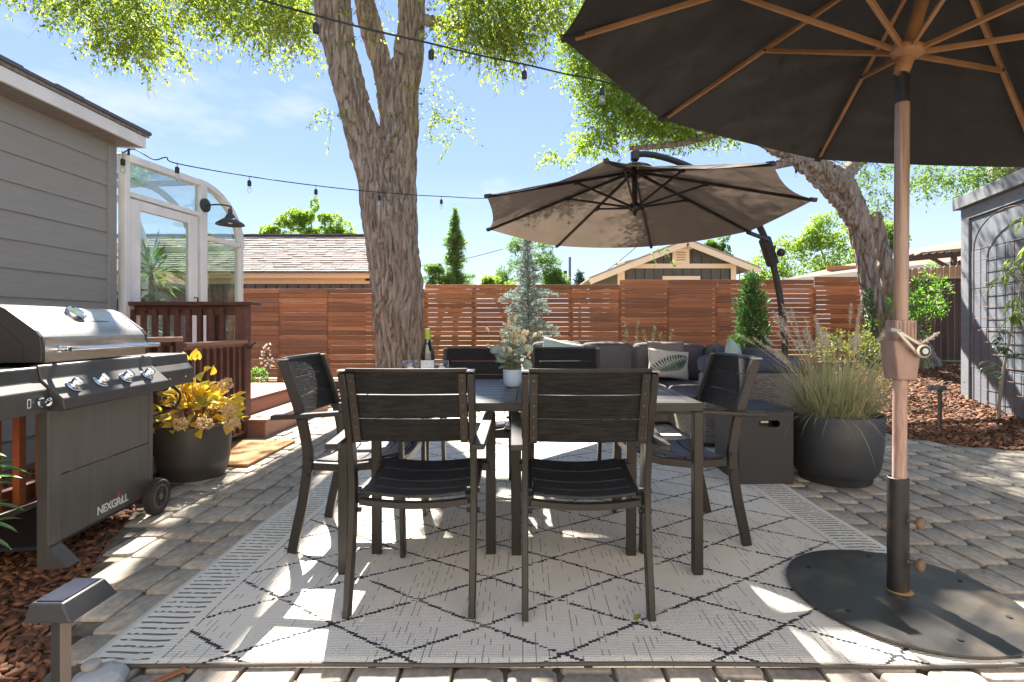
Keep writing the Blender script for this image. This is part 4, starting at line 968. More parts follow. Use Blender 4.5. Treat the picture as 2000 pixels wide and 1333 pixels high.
# ================================================================ CANTILEVER UMBRELLA
m_taupe = M('taupe_canvas', (.165,.138,.118), .9, col2=(.145,.122,.104), ns=3, bump=.15, bs=400, trans=.16, tcol=(1.2,1.1,1.0), spec=.1)
m_cmetal = M('bronze_black_tube', (.022,.021,.022), .45, spec=.4)
cu = thing('cantilever_umbrella', 'taupe octagonal cantilever umbrella hanging from a curved black mast behind the sofa', 'umbrella', (3.2, 6.4, 0))
cc_ = Vector((1.131, 5.234, 2.149)); ca, ck = octagon(cc_, -.00477, .0549, 1.6, 3.587); HC2 = .50
for k in range(8):
    A, B = ck[k], ck[(k+1) % 8]
    part('canopy_panel', canopy_panel(cc_, ca, A, B, HC2, scal=.038, sag=.035, pw=1.0), m_taupe, cu, smooth=180, recalc=False)
    top = cc_+ca*(HC2-.04); rd = (A-top).normalized()
    part('rib', MB().bar(top+rd*.05-ca*.01, A-ca*.012, .020, .026, up=ca), m_cmetal, cu)
    part('rib_tip', MB().bar(A-rd*.05-ca*.008, A+rd*.015-ca*.004, .034, .03, up=ca), m_cmetal, cu)
    hub = cc_+ca*.09; mid = cc_+(A-cc_)*.42+ca*(.58*HC2-.05)
    part('strut', MB().bar(hub+(A-cc_).normalized()*.05, mid, .014, .02, up=ca), m_cmetal, cu)
    part('strut_clamp', MB().bar(mid-rd*.03+ca*.005, mid+rd*.03+ca*.005, .032, .035, up=ca), m_cmetal, cu)
vt = MB()
for k in range(8):
    a0 = cc_+(ck[k]-cc_)*.13+ca*(HC2*.89+.02); b0_ = cc_+(ck[(k+1) % 8]-cc_)*.13+ca*(HC2*.89+.02); vt.add([a0, b0_, cc_+ca*(HC2+.06)], [(0,1,2)])
part('vent_cap', vt, m_taupe, cu, recalc=False)
part('runner', MB().lathe([(.03,.04),(.055,.06),(.06,.085),(.055,.115),(.03,.13)], cc_, 16, axis=ca), m_cmetal, cu, smooth=40)
part('centre_pole', MB().tube([cc_+ca*.05, cc_+ca*(HC2+.05)], .026, 12), m_cmetal, cu, smooth=40)
part('pull_handle', MB().tube([cc_+ca*.0, cc_+ca*.06], .018, 10), m_black, cu)
mpts = [(3.22,6.4,0),(3.22,6.4,.45),(3.21,6.4,.9),(3.16,6.39,1.35),(3.06,6.35,1.75),(2.92,6.27,2.08),(2.70,6.15,2.38),(2.40,5.98,2.60),(2.02,5.77,2.72),(1.62,5.53,2.79),(1.30,5.33,2.795),(1.13,5.234,2.76)]
p_, r_ = smooth_path(mpts, [.038]*9+[.032]*3, 4)
part('mast', MB().tube(p_, r_, 12), m_cmetal, cu, smooth=50)
part('arm_end', MB().box((1.09,5.20,2.70), (1.17,5.27,2.80)), m_cmetal, cu, bevel=.012)
part('crank_box', MB().bar((3.05,6.345,1.78), (2.90,6.26,2.10), .11, .13), m_cmetal, cu, bevel=.02)
part('crank', MB().tube([(2.98,6.22,1.95), (2.93,6.05,1.97), (2.90,6.03,1.87), (2.84,6.02,1.86)], .011, 6), m_cmetal, cu)
part('lock_knob', MB().sphere((3.12,6.30,1.93), .05), m_cmetal, cu, smooth=180)
part('side_strut', MB().bar((2.93,6.2,2.06), tuple(ck[4]+Vector((-.02,0,-.01))), .035, .035), m_cmetal, cu)
part('mast_foot', MB().lathe([(.09,.0),(.09,.03),(.05,.05),(.045,.28),(.042,.3)], (3.22,6.4,0), 20), m_cmetal, cu, smooth=40)
part('cross_base', MB().box((2.7,6.36,.0), (3.74,6.44,.035)).box((3.18,5.9,.036), (3.26,6.9,.07)), m_cmetal, cu)
# ================================================================ SECTIONAL SOFA
m_cush = M('slate_grey_cushion', (.125,.115,.122), .85, col2=(.105,.096,.102), ns=5, bump=.25, bs=350, spec=.2)
m_wick = bpy.data.materials.new('grey_brown_wicker'); m_wick.use_nodes = True
_n = m_wick.node_tree; _L = _n.links.new; _P = _n.nodes['Principled BSDF']; _P.inputs['Roughness'].default_value = .6
_t = _n.nodes.new('ShaderNodeTexCoord'); _b = _n.nodes.new('ShaderNodeTexBrick'); _b.inputs['Scale'].default_value = 1.0
_b.inputs['Brick Width'].default_value = .036; _b.inputs['Row Height'].default_value = .013; _b.inputs['Mortar Size'].default_value = .0022; _b.inputs['Mortar Smooth'].default_value = 1.0
_b.inputs['Color1'].default_value = (.17,.135,.11,1); _b.inputs['Color2'].default_value = (.30,.255,.21,1); _b.inputs['Mortar'].default_value = (.03,.025,.02,1)
_s = _n.nodes.new('ShaderNodeSeparateXYZ'); _c = _n.nodes.new('ShaderNodeCombineXYZ'); _a = _n.nodes.new('ShaderNodeMath'); _a.operation = 'ADD'
_L(_t.outputs['Object'], _s.inputs[0]); _L(_s.outputs[0], _a.inputs[0]); _L(_s.outputs[1], _a.inputs[1]); _L(_a.outputs[0], _c.inputs[0]); _L(_s.outputs[2], _c.inputs[1]); _L(_c.outputs[0], _b.inputs['Vector'])
_L(_b.outputs['Color'], _P.inputs['Base Color']); _bp = _n.nodes.new('ShaderNodeBump'); _bp.inputs['Strength'].default_value = .8; _bp.inputs['Distance'].default_value = .006; _bp.invert = True
_L(_b.outputs['Fac'], _bp.inputs['Height']); _L(_bp.outputs[0], _P.inputs['Normal'])
def cushion(a, b, bulge=.02, n=6, r=.045):
    """soft box: superellipse rounded and slightly domed"""
    a, b = Vector(a), Vector(b); c = (a+b)/2; h = (b-a)/2; V = {}; mb = MB(); k = 9
    def pt(u, v, w):
        p = Vector((u, v, w)); e = Vector([max(abs(p[i])*h[i]-(h[i]-r), 0) for i in range(3)])
        q = Vector([math.copysign(min(abs(p[i])*h[i], h[i]-r), p[i]) for i in range(3)])
        if e.length > 1e-6:
            e = e*(r/max(e.length, r)) if e.length > r else e
            q += Vector([math.copysign(e[i], p[i]) for i in range(3)])
        dome = Vector([p[i]*bulge*(1-p[(i+1) % 3]**2)*(1-p[(i+2) % 3]**2) for i in range(3)])
        return c+q+dome
    g = [-1, -.93, -.84, -.6, -.3, 0, .3, .6, .84, .93, 1]
    for ax in range(3):
        for s in (-1, 1):
            base = len(mb.v)
            for u in g:
                for v in g:
                    p = [0, 0, 0]; p[ax] = s; p[(ax+1) % 3] = u; p[(ax+2) % 3] = v; mb.v.append(tuple(pt(*p)))
            m = len(g)
            for i in range(m-1):
                for j in range(m-1):
                    q = (base+i*m+j, base+(i+1)*m+j, base+(i+1)*m+j+1, base+i*m+j+1); mb.f.append(q if s > 0 else q[::-1]); mb.mi.append(0)
    me = mb.mesh('c'); bm = bmesh.new(); bm.from_mesh(me); bmesh.ops.remove_doubles(bm, verts=bm.verts, dist=.0005); bm.to_mesh(me); bm.free()
    me.polygons.foreach_set('use_smooth', [True]*len(me.polygons)); return me
so = thing('sectional_sofa', 'grey cushioned wicker corner sofa along the back and right side of the patio', 'sofa', (1.3, 5.7, 0))
SX0, SXi, SX1, SY0, SYi, SY1 = .08, 1.50, 2.33, 4.42, 5.38, 6.18
part('base', MB().box((SX0, SYi, .05), (SX1, SY1-.002, .30)), m_wick, so, bevel=.012)
part('base', MB().box((SXi, SY0, .05), (SX1, SYi-.003, .30)), m_wick, so, bevel=.012)
part('back_frame', MB().box((SX0, SY1-.09, .302), (SX1, SY1, .68)), m_wick, so, bevel=.015)
part('back_frame', MB().box((SX1-.09, SY0+.14, .302), (SX1-.001, SY1-.093, .66)), m_wick, so, bevel=.015)
part('arm', MB().box((SXi+.03, SY0-.02, .05), (SX1+.02, SY0+.12, .645)), m_wick, so, bevel=.015)
part('arm', MB().box((SX0-.10, SYi+.02, .05), (SX0-.003, SY1, .60)), m_wick, so, bevel=.015)
for (x, y) in ((SX0, SYi+.03), (SXi, SY0+.03), (SX1-.06, SY0+.03), (SX0, SY1-.08)): part('foot', MB().box((x, y, .0), (x+.05, y+.05, .049)), m_black, so)
for xa, xb in ((SX0, .78), (.785, 1.50)): part('seat_cushion', cushion((xa, SYi-.02, .30), (xb, SY1-.24, .435), .012), m_cush, so)
part('seat_cushion', cushion((1.505, SYi+.0, .30), (SX1-.24, SY1-.24, .435), .012), m_cush, so)
part('seat_cushion', cushion((SXi-.01, SY0+.13, .30), (SX1-.24, SYi-.005, .435), .012), m_cush, so)
for i, (xa, xb) in enumerate(((.12, .68), (.69, 1.26), (1.27, 1.56), (1.565, 2.08))): part('back_cushion', cushion((xa, SY1-.27, .44), (xb, SY1-.095, .855-.01*i), .02), m_cush, so)
for (ya, yb) in ((5.62, 5.93), (5.05, 5.61), (4.58, 5.04)): part('back_cushion', cushion((SX1-.27, ya, .44), (SX1-.10, yb, .825), .02), m_cush, so)
part('arm_cushion', cushion((SXi+.02, SY0-.02, .648), (SX1+.03, SY0+.13, .79), .008, r=.04), M('slate_blue_cushion', (.075,.088,.115), .85, bump=.2, bs=350, spec=.2), so)
# throw pillows
def pillow(c, w, h, d, rot, n=26, fn=None):
    mb = MB(); Rm = rot.to_matrix() if hasattr(rot, 'to_matrix') else rot; c = Vector(c)
    for s in (1, -1):
        base = len(mb.v)
        for i in range(n+1):
            for j in range(n+1):
                u = -1+2*i/n; v = -1+2*j/n; t = ((1-u**4)*(1-v**4))**.5; wr = .0035*math.sin(9*u+5*v)*t
                e = 1-.07*(1-abs(u))*abs(v)**4-.0; f = 1-.07*(1-abs(v))*abs(u)**4
                mb.v.append(tuple(c+Rm @ Vector((u*w/2*f, s*(t*d/2+wr), v*h/2*e))))
        for i in range(n):
            for j in range(n):
                a = base+i*(n+1)+j; q = (a, a+n+1, a+n+2, a+1); mb.f.append(q if s < 0 else q[::-1])
                mb.mi.append(1 if (fn and s < 0 and fn((i+.5)/n*2-1, (j+.5)/n*2-1)) else 0)
    return mb
from mathutils import Euler
def frond(u, v):
    """palm frond print: arched midrib from lower left to upper right with leaflets"""
    best = False
    for k in range(15):
        t = k/14; mx_ = -.80+1.62*t; my_ = -.55+1.05*math.sin(t*1.45); L_ = .52*(math.sin(math.pi*min(t*.85+.15, 1)))**.6+.08
        for sgn in (1, -1):
            ang = 1.0-1.15*t+sgn*(1.25); dx, dy = math.cos(ang), math.sin(ang)
            a = (u-mx_)*dx+(v-my_)*dy*.9; b = -(u-mx_)*dy+(v-my_)*dx
            ll = L_*(1.25 if sgn < 0 else .62)
            if 0 < a < ll and abs(b) < .052*math.sin(math.pi*(a/ll))**.7: return True
    return abs(v-(-.55+1.05*math.sin((u+.8)/1.62*1.45))) < .02 and -.85 < u < .8
m_linen = M('cream_linen', (.58,.55,.48), .9, bump=.3, bs=300, spec=.1); m_frond = M('frond_green_print', (.035,.085,.055), .9, col2=(.09,.15,.08), ns=9)
solo('throw_pillow', pillow((1.60, 5.72, .625), .46, .32, .14, Euler((R_(-16), R_(6), R_(4))), n=72, fn=frond), [m_linen, m_frond], 'cream throw pillow printed with a green palm frond in the sofa corner', 'pillow', 'throw pillows on the sofa', smooth=180)
solo('throw_pillow', pillow((1.60, 5.80, .70), .42, .36, .15, Euler((R_(-10), R_(0), R_(0)))), M('taupe_pillow', (.20,.165,.15), .85, bump=.25, bs=300), 'plain taupe throw pillow standing behind the palm frond pillow', 'pillow', 'throw pillows on the sofa', smooth=180)
m_sage = M('pale_sage_pillow', (.36,.47,.43), .85, bump=.25, bs=300)
solo('throw_pillow', pillow((.42, 5.70, .69), .46, .40, .15, Euler((R_(-12), R_(12), R_(0)))), m_sage, 'pale sage throw pillow on the left part of the sofa behind the table', 'pillow', 'throw pillows on the sofa', smooth=180)
solo('throw_pillow', pillow((1.98, 4.86, .70), .40, .36, .14, Euler((R_(-8), R_(18), R_(60)))), m_sage, 'pale sage throw pillow peeking over the near right arm of the sofa', 'pillow', 'throw pillows on the sofa', smooth=180)

# ================================================================ TANK COVER BOX
m_box = M('black_textured_box', (.020,.020,.023), .55, bump=.4, bs=300, bdist=.002)
tk = thing('storage_box', 'square black metal box with an oval hand slot beside the big planter', 'box', (1.59, 3.63, .013))
bx0, bx1, by0, by1, bz = 1.420, 1.770, 3.41, 3.85, .502
hz0, hz1, hx0, hx1 = .385, .43, 1.545, 1.685
part('side_panel', MB().box((bx0, by0, .013), (bx0+.012, by1, bz-.016)), m_box, tk)
part('side_panel', MB().box((bx1-.012, by0, .013), (bx1, by1, bz-.016)), m_box, tk)
part('back_panel', MB().box((bx0+.0125, by1-.012, .013), (bx1-.0125, by1, bz-.016)), m_box, tk)
fp = MB().box((bx0+.0125, by0, .013), (bx1-.0125, by0+.012, hz0)).box((bx0+.0125, by0, hz1), (bx1-.0125, by0+.012, bz-.016)).box((bx0+.0125, by0, hz0), (hx0, by0+.012, hz1)).box((hx1, by0, hz0), (bx1-.0125, by0+.012, hz1))
for xx, s in ((hx0, 1), (hx1, -1)):
    for zz, q in ((hz0, 1), (hz1, -1)): fp.prism([(xx, by0, zz), (xx+s*.02, by0, zz), (xx+s*.006, by0, zz+q*.006), (xx, by0, zz+q*.02)], (0, .012, 0))
part('front_panel', fp, m_box, tk)
part('lid', MB().box((bx0-.006, by0-.006, bz-.016), (bx1+.006, by1+.006, bz)), m_box, tk, bevel=.005)
part('gas_bottle', MB().lathe([(.13,.02),(.14,.06),(.14,.36),(.10,.41),(.03,.43)], ((bx0+bx1)/2+.02, (by0+by1)/2, .013), 20), m_darkmetal, tk, smooth=40)
part('hose_fitting', MB().tube([(1.575, by0+.05, .41), (1.625, by0+.05, .41)], .014, 10), M('brass_fitting', (.55,.52,.45), .3, metal=.8), tk)

# ================================================================ PLANTERS
m_planter = M('charcoal_planter', (.030,.033,.038), .5, bump=.15, bs=60, bdist=.003, spec=.5)
gp = thing('grass_planter', 'large round charcoal planter of feathery fountain grass beside the black box', 'planter', (2.14, 3.58, 0))
pc3 = Vector((2.14, 3.58, 0))
part('pot', MB().lathe([(.215,0),(.222,.01),(.226,.045),(.240,.055),(.262,.09),(.275,.15),(.284,.24),(.295,.452),(.290,.459),(.280,.452),(.282,.40),(.27,.40)], pc3, 48), m_planter, gp, smooth=50)
part('soil', MB().lathe([(.275,.385),(.275,.395)], pc3, 30), m_soil, gp)
def blades(c, r0, n, Lr, W, spread, mat, name, parent, seg=7, droop=1.3, rng=RNG, up=1.0):
    a = rng.uniform(0, 6.28, n); rr = r0*np.sqrt(rng.random(n)); P = np.stack([c[0]+np.cos(a)*rr, c[1]+np.sin(a)*rr, np.full(n, c[2])], 1)
    a2 = a+rng.normal(0, .6, n); out = rng.random(n)*spread; D = unit(np.stack([np.cos(a2)*out, np.sin(a2)*out, np.full(n, up)], 1))
    L = rng.uniform(Lr[0], Lr[1], n); S = unit(np.stack([-np.sin(a2)+rng.normal(0,.4,n), np.cos(a2)+rng.normal(0,.4,n), np.zeros(n)], 1)); dr = droop*rng.uniform(.3, 1.3, n)*(.3+out)
    V = np.empty((n, seg+1, 2, 3)); p = P.copy()
    for i in range(seg+1):
        wv = W*(1-(i/seg)**1.6*.95)*rng.uniform(.8, 1.2, n); V[:, i, 0] = p-S*wv[:, None]/2; V[:, i, 1] = p+S*wv[:, None]/2
        D = unit(D+np.array([0, 0, -1])*(dr/seg)[:, None]); p = p+D*(L/seg)[:, None]
    b = np.arange(n)[:, None]*(seg+1)*2; F = np.vstack([b+np.array([2*i, 2*i+1, 2*i+3, 2*i+2]) for i in range(seg)])
    o = part(name, mesh_np(name, V.reshape(-1, 3), F, mat), None, parent, kind='stuff'); return p
m_grass = M('fountain_grass_blade', (.42,.42,.22), .6, isl=(.20,.26,.10), trans=.35)
m_straw = M('straw_grass', (.68,.57,.38), .7, isl=(.5,.44,.28), trans=.3)
blades((2.14,3.58,.40), .20, 1050, (.24,.60), .0044, .80, m_grass, 'grass_blades', gp)
blades((2.14,3.58,.40), .20, 650, (.28,.60), .0040, 1.05, m_straw, 'straw_blades', gp)
m_plume = M('feathery_plume', (.88,.78,.64), .9, isl=(.45,.37,.3), trans=.4)
def plume(c, d, L, r, mb_list, n=150):
    d = unit(np.array(d, float)); t = RNG.random(n); P = np.array(c)+d*(t*L)[:, None]
    D = d*.8+RNG.normal(size=(n, 3))*.55; ln = r*(1.2*np.sin(np.pi*np.clip(t*.9+.08, 0, 1))**.7)
    mb_list.append(leaf_arrays(P, D, ln*1.6, .0022, fold=0))
lr = random.Random(33)
for i in range(48):
    a = lr.uniform(0, 6.28); o_ = lr.uniform(.05, .60); L_ = lr.uniform(.40, .66)
    dx, dy = math.cos(a)*o_, math.sin(a)*o_; b_ = Vector((2.14+math.cos(a)*.1, 3.58+math.sin(a)*.1, .42)); d = Vector((dx-.03, dy, 1)).normalized()
    m1 = b_+d*L_*.6; d2 = (d+Vector((dx*.5, dy*.5, -.25))).normalized(); e = m1+d2*L_*.45
    pl_ = []; plume(e, d2+Vector((0,0,-.1)), lr.uniform(.11,.17), .016, pl_)
    V, F = pl_[0]; o = part('plume', mesh_np('plume', V, F, m_plume), None, gp)
    part('plume_stem', MB().tube([b_, m1, e, e+d2*.08], .0015, 3), m_straw, o)
hp = thing('hydrangea_pot', 'dark round pot of yellowing hydrangea with dried pink blooms between grill and gate', 'planter', (-2.30, 3.66, 0))
pc4 = Vector((-2.30, 3.66, 0))
m_pot2 = M('warm_charcoal_planter', (.055,.050,.047), .5, bump=.15, bs=60, bdist=.003)
part('pot', MB().lathe([(.185,0),(.20,.02),(.205,.055),(.212,.06),(.222,.12),(.236,.34),(.232,.362),(.222,.36),(.215,.32)], pc4, 48), m_pot2, hp, smooth=50)
part('soil', MB().lathe([(.215,.305),(.215,.315)], pc4, 30), m_soil, hp)
m_yel = M('yellow_hydrangea_leaf', (.78,.48,.05), .5, isl=(.62,.46,.07), trans=.45, tcol=(1.5,1.5,1.0)); m_yg = M('lime_leaf', (.28,.36,.05), .5, isl=(.5,.42,.07), trans=.45, tcol=(1.5,1.5,1.0))
def broad_leaf(c, d, L, W, nrm=None):
    d = Vector(d).normalized(); nrm = Vector(nrm or (lr.uniform(-.6,.6), lr.uniform(-1,.2), lr.uniform(.2,1))); s_ = d.cross(nrm).normalized(); nn_ = s_.cross(d); c = Vector(c)
    V = []; prof = [0, .62, .95, 1, .8, .42, 0]; cup = lr.uniform(.1,.4)
    for i, w_ in enumerate(prof):
        t = i/6; q = c+d*L*t-nn_*(L*.22*t*t); V += [q-s_*W/2*w_+nn_*W*w_*cup, q, q+s_*W/2*w_+nn_*W*w_*cup]
    F = []
    for i in range(6): a = i*3; F += [(a, a+1, a+4, a+3), (a+1, a+2, a+5, a+4)]
    m_ = MB(); m_.add(V, F); return m_
stm = MB(); cnt = 0
for i in range(240):
    a = lr.uniform(0, 6.28); el_ = lr.uniform(-.25, 1.4); rr = lr.uniform(.55, 1.0)
    p = pc4+Vector((.31*math.cos(a)*math.cos(el_)*rr+.03, .22*math.sin(a)*math.cos(el_)*rr, .40+.23*math.sin(el_)*rr))
    if i < 16: p = pc4+Vector((lr.uniform(-.05,.10), lr.uniform(-.1,.1), lr.uniform(.55,.84)-abs(lr.uniform(-.05,.05))))
    d = (p-(pc4+Vector((0,0,.35)))).normalized()+Vector((lr.uniform(-.6,.6), lr.uniform(-.6,.6), lr.uniform(-.7,.3)))
    part('leaf', broad_leaf(p, d, lr.uniform(.055,.10), lr.uniform(.035,.06)), m_yel if lr.random() < .72 else m_yg, hp, smooth=180, recalc=False)
    if i % 4 == 0: stm.tube([pc4+Vector((lr.uniform(-.08,.08), lr.uniform(-.08,.08), .3)), pc4.lerp(p, .6)+Vector((0,0,.12)), p], .003, 4)
part('stems', stm, M('rusty_stem', (.28,.13,.05), .8), hp)
m_bloom = M('dried_pink_petal', (.74,.47,.33), .8, isl=(.78,.66,.30), trans=.35)
for px, py, Y, r in ((441,750,3.55,.042), (448,800,3.50,.042), (452,826,3.48,.046), (400,826,3.42,.046), (355,828,3.40,.044), (330,818,3.5,.034)):
    c = at(px, py, Y); n = 130; P = in_ell(n, c, (r, r, r*.85), shell=.85); V, F = leaf_arrays(P, unit(RNG.normal(size=(n, 3))), .018, .016)
    part('flower_head', mesh_np('flower_head', V, F, m_bloom), None, hp)

# ================================================================ GRILL
m_ss = M('brushed_stainless', (.62,.60,.57), .27, metal=1, col2=(.55,.52,.48), ns=3, st=(1,9,9), bump=.06, bs=90, bst=(1,14,14), bdist=.002)
m_gr = M('graphite_enamel', (.10,.094,.089), .42, metal=.25, col2=(.082,.076,.072), ns=5, st=(1,7,.6), spec=.5)
m_grc = M('dark_graphite_enamel', (.075,.07,.067), .38, metal=.25, col2=(.062,.058,.055), ns=5, spec=.5)
m_grd = M('dark_enamel', (.035,.033,.035), .35, metal=.2)
m_chrome = M('chrome', (.75,.75,.77), .08, metal=1)
gr = thing('gas_grill', 'stainless steel and graphite gas grill on a wheeled cart in the left foreground', 'grill', (-2.04, 2.30, 0), math.atan(.09))
G = dict(world=False)
def gpart(n, mb, m, par=None, **k): return part(n, mb, m, par or gr, world=False, **k)
# lid profile (x outwards, z)
lp = [(-.03,.888),(-.028,.955),(-.034,1.0),(-.055,1.028),(-.17,1.118),(-.215,1.138),(-.30,1.145),(-.42,1.12),(-.47,1.05),(-.48,.888)]
lid = MB(); y0, y1 = -.045, .655; V = []
for (x, z) in lp: V += [(x, y0, z), (x, y1, z)]
lid.add(V, [(i*2, i*2+2, i*2+3, i*2+1) for i in range(len(lp)-1)]); 
L0_ = gpart('lid', lid, m_ss, smooth=28)
for ya, yb in ((-.062,-.043), (.653,.672)):
    V = [(x*1.01, ya, z+.003) for x, z in lp]+[(x*1.01, yb, z+.003) for x, z in lp]; n = len(lp)
    m_ = MB(); m_.prism([(x+(.003 if i < 5 else 0), ya, z+.002) for i, (x, z) in enumerate(lp)], (0, yb-ya, 0)); gpart('lid_end', m_, m_grd, L0_, bevel=.002)
gpart('end_emboss', MB().prism([(-.10,-.0645,.90),(-.10,-.0645,.97),(-.19,-.0645,1.06),(-.40,-.0645,1.06),(-.40,-.0645,.90)], (0,.004,0)), m_grd, L0_)
gpart('edge_band', MB().box((-.0285,-.042,.89), (-.0255,-.008,.998)), m_ss, L0_)
gpart('nameplate_line', MB().bar((-.108,.26,1.073), (-.108,.48,1.073), .003, .002), m_grd, L0_)
gpart('handle', MB().tube(smooth_path([(-.028,.03,.944),(.03,.03,.944),(.042,.06,.944),(.042,.60,.944),(.03,.632,.944),(-.028,.632,.944)], [.0105]*6, 5)[0], .0115, 12), m_chrome, L0_, smooth=60)
for y in (.03, .632): gpart('handle_mount', MB().lathe([(.017,0),(.017,.012),(.011,.016)], (-.028, y, .944), 16, axis=(1,0,0)), m_chrome, L0_, smooth=50)
tn = Vector((.09, 0, .115)).normalized(); tcn = Vector((-.150, .30, 1.1035))
gg = gpart('thermometer', MB().lathe([(.044,0),(.046,.004),(.046,.018),(.040,.022),(.036,.018)], tcn, 28, axis=tn), m_chrome, L0_, smooth=40)
gpart('shelf_panel_body', MB().box((-.50,-.075,.70), (-.032,.672,.862)), m_grd)
# shelves
def shelf(nm, y0, y1, x_out):
    prof = [(-.48,.876),(.0,.876),(.004,.868),(.012,.815),(x_out,.782),(x_out+.003,.69),(x_out-.02,.688),(x_out-.02,.76),(-.005,.80),(-.48,.80)]
    return gpart(nm, MB().prism([(x, y0, z) for x, z in prof], (0, y1-y0, 0)), m_grc, bevel=.003)
shelf('left_shelf', -.66, -.118, .045); shelf('right_shelf', .652, 1.02, .040)
cpf = [(-.03,.882),(.002,.882),(.006,.872),(.016,.822),(.100,.742),(.106,.695),(.085,.690),(.0,.690),(-.03,.70)]
cp_ = gpart('control_panel', MB().prism([(x, -.114, z) for x, z in cpf], (0, .760, 0)), m_grc, bevel=.003)
kn_ = Vector((.080, 0, .084)).normalized()
m_lcd = M('knob_label_green', (.25,.32,.12), .4)
for i, y in enumerate((.0, .165, .345, .515)):
    c = Vector((.060, y, .7825)); kb = gpart('burner_knob', MB().lathe([(.030,.001),(.031,.006),(.025,.010),(.0235,.014),(.022,.034),(.019,.038)], c, 28, axis=kn_), m_chrome, cp_, smooth=40)
    gpart('knob_grip', MB().bar(c+kn_*.036+Vector((-.014,0,.014)), c+kn_*.036+Vector((.014,0,-.014)), .012, .018, up=kn_), m_chrome, kb, bevel=.003)
    gpart('knob_ring', MB().lathe([(.0335,.0005),(.0345,.003),(.0325,.004)], c, 28, axis=kn_), m_chrome, kb)
gpart('side_knob', MB().lathe([(.02,0),(.022,.01),(.017,.014),(.016,.034),(.019,.038),(.012,.042)], (.048,-.165,.735), 22, axis=(1,0,0)), m_chrome, cp_, smooth=40)
gpart('side_mark', MB().box((.0485,-.222,.718), (.0492,-.212,.722)).box((.0485,-.222,.750), (.0492,-.212,.754)).box((.0485,-.226,.718), (.0492,-.223,.754)).box((.0485,-.211,.718), (.0492,-.208,.754)), m_white, cp_)
for y in (.76, .93): gpart('shelf_rivet', MB().lathe([(.007,0),(.006,.004)], (.043, y, .735), 10, axis=(1,0,0)), m_chrome, cp_)
gpart('warning_sticker', MB().box((-.008,.40,.678), (-.005,.46,.690)), m_white, cp_)
# cart
gpart('front_leg', MB().box((-.045,-.062,.0), (.002,.012,.70)), m_gr, bevel=.003)
gpart('leg_foot', MB().prism([(.003,-.06,.0),(.003,.012,.0),(.003,.012,.10),(.003,-.06,.10)], (.0,0,0)).add([(.003,-.06,.09),(.003,.012,.09),(.075,.018,.004),(.075,-.054,.004),(.003,-.06,.0),(.003,.012,.0)], [(0,1,2,3),(0,3,4),(1,5,2),(4,3,2,5),(0,4,5,1)]), m_gr)
gpart('front_leg', MB().box((-.045,.635,.09), (.002,.672,.70)), m_gr, bevel=.003)
gpart('rear_leg', MB().box((-.48,-.062,.0), (-.435,-.02,.70)), m_black); gpart('rear_leg', MB().box((-.48,.63,.06), (-.435,.672,.70)), m_black)
gpart('upper_panel', MB().box((-.012,.0135,.392), (-.001,.6335,.672)), m_gr, bevel=.0015)
gpart('lower_panel', MB().box((-.012,.0135,.100), (-.001,.6335,.388)), m_gr, bevel=.0015)
gpart('base_shelf', MB().box((-.47,-.05,.082), (-.013,.66,.098)), m_black)
gpart('left_bar', MB().box((-.44,-.60,.33), (-.41,-.063,.365)).box((-.44,-.60,.10), (-.41,-.063,.135)).box((-.46,-.64,.60), (-.1,-.30,.665)), m_black)
gpart('rear_leg_left', MB().box((-.46,-.66,0), (-.42,-.62,.80)), m_black)
wh = gpart('wheel', MB().lathe([(.052,-.020),(.086,-.024),(.094,-.016),(.096,0),(.094,.016),(.086,.024),(.066,.020)], (.055,.615,.096), 44, axis=(1,0,0)), M('worn_tyre', (.035,.03,.027), .8, bump=.5, bs=90), smooth=50)
wr = MB().lathe([(.066,.010),(.066,.021),(.056,.022),(.055,.010)], (.055,.615,.096), 32, axis=(1,0,0)).lathe([(.016,.0),(.018,.024),(.010,.028)], (.055,.615,.096), 16, axis=(1,0,0))
for k in range(6):
    a = k*math.pi/3+.2; c = Vector((.070,.615,.096)); d = Vector((0, math.cos(a), math.sin(a))); wr.bar(c+d*.012, c+d*.058, .013, .010, up=(1,0,0))
gpart('rim', wr, M('dusty_rim', (.10,.09,.08), .6), wh, smooth=40)
tr_ = MB()
for k in range(44):
    a = k*math.tau/44; c = Vector((.055,.615,.096)); d = Vector((0, math.cos(a), math.sin(a))); tr_.bar(c+d*.0965+Vector((-.018,0,0)), c+d*.0965+Vector((.018,0,0)), .007, .004, up=d)
gpart('tread', tr_, bpy.data.materials['worn_tyre'], wh, kind='stuff')
gpart('axle', MB().tube([(-.40,.615,.096), (.05,.615,.096)], .008, 8), m_chrome)
gpart('gas_hose', MB().tube(smooth_path([(-.1,.80,.78),(-.02,.86,.70),(.01,.93,.62),(-.02,.90,.54),(-.12,.80,.50),(-.25,.66,.45)], [.007]*6, 5)[0], .007, 8), m_wire, smooth=60)
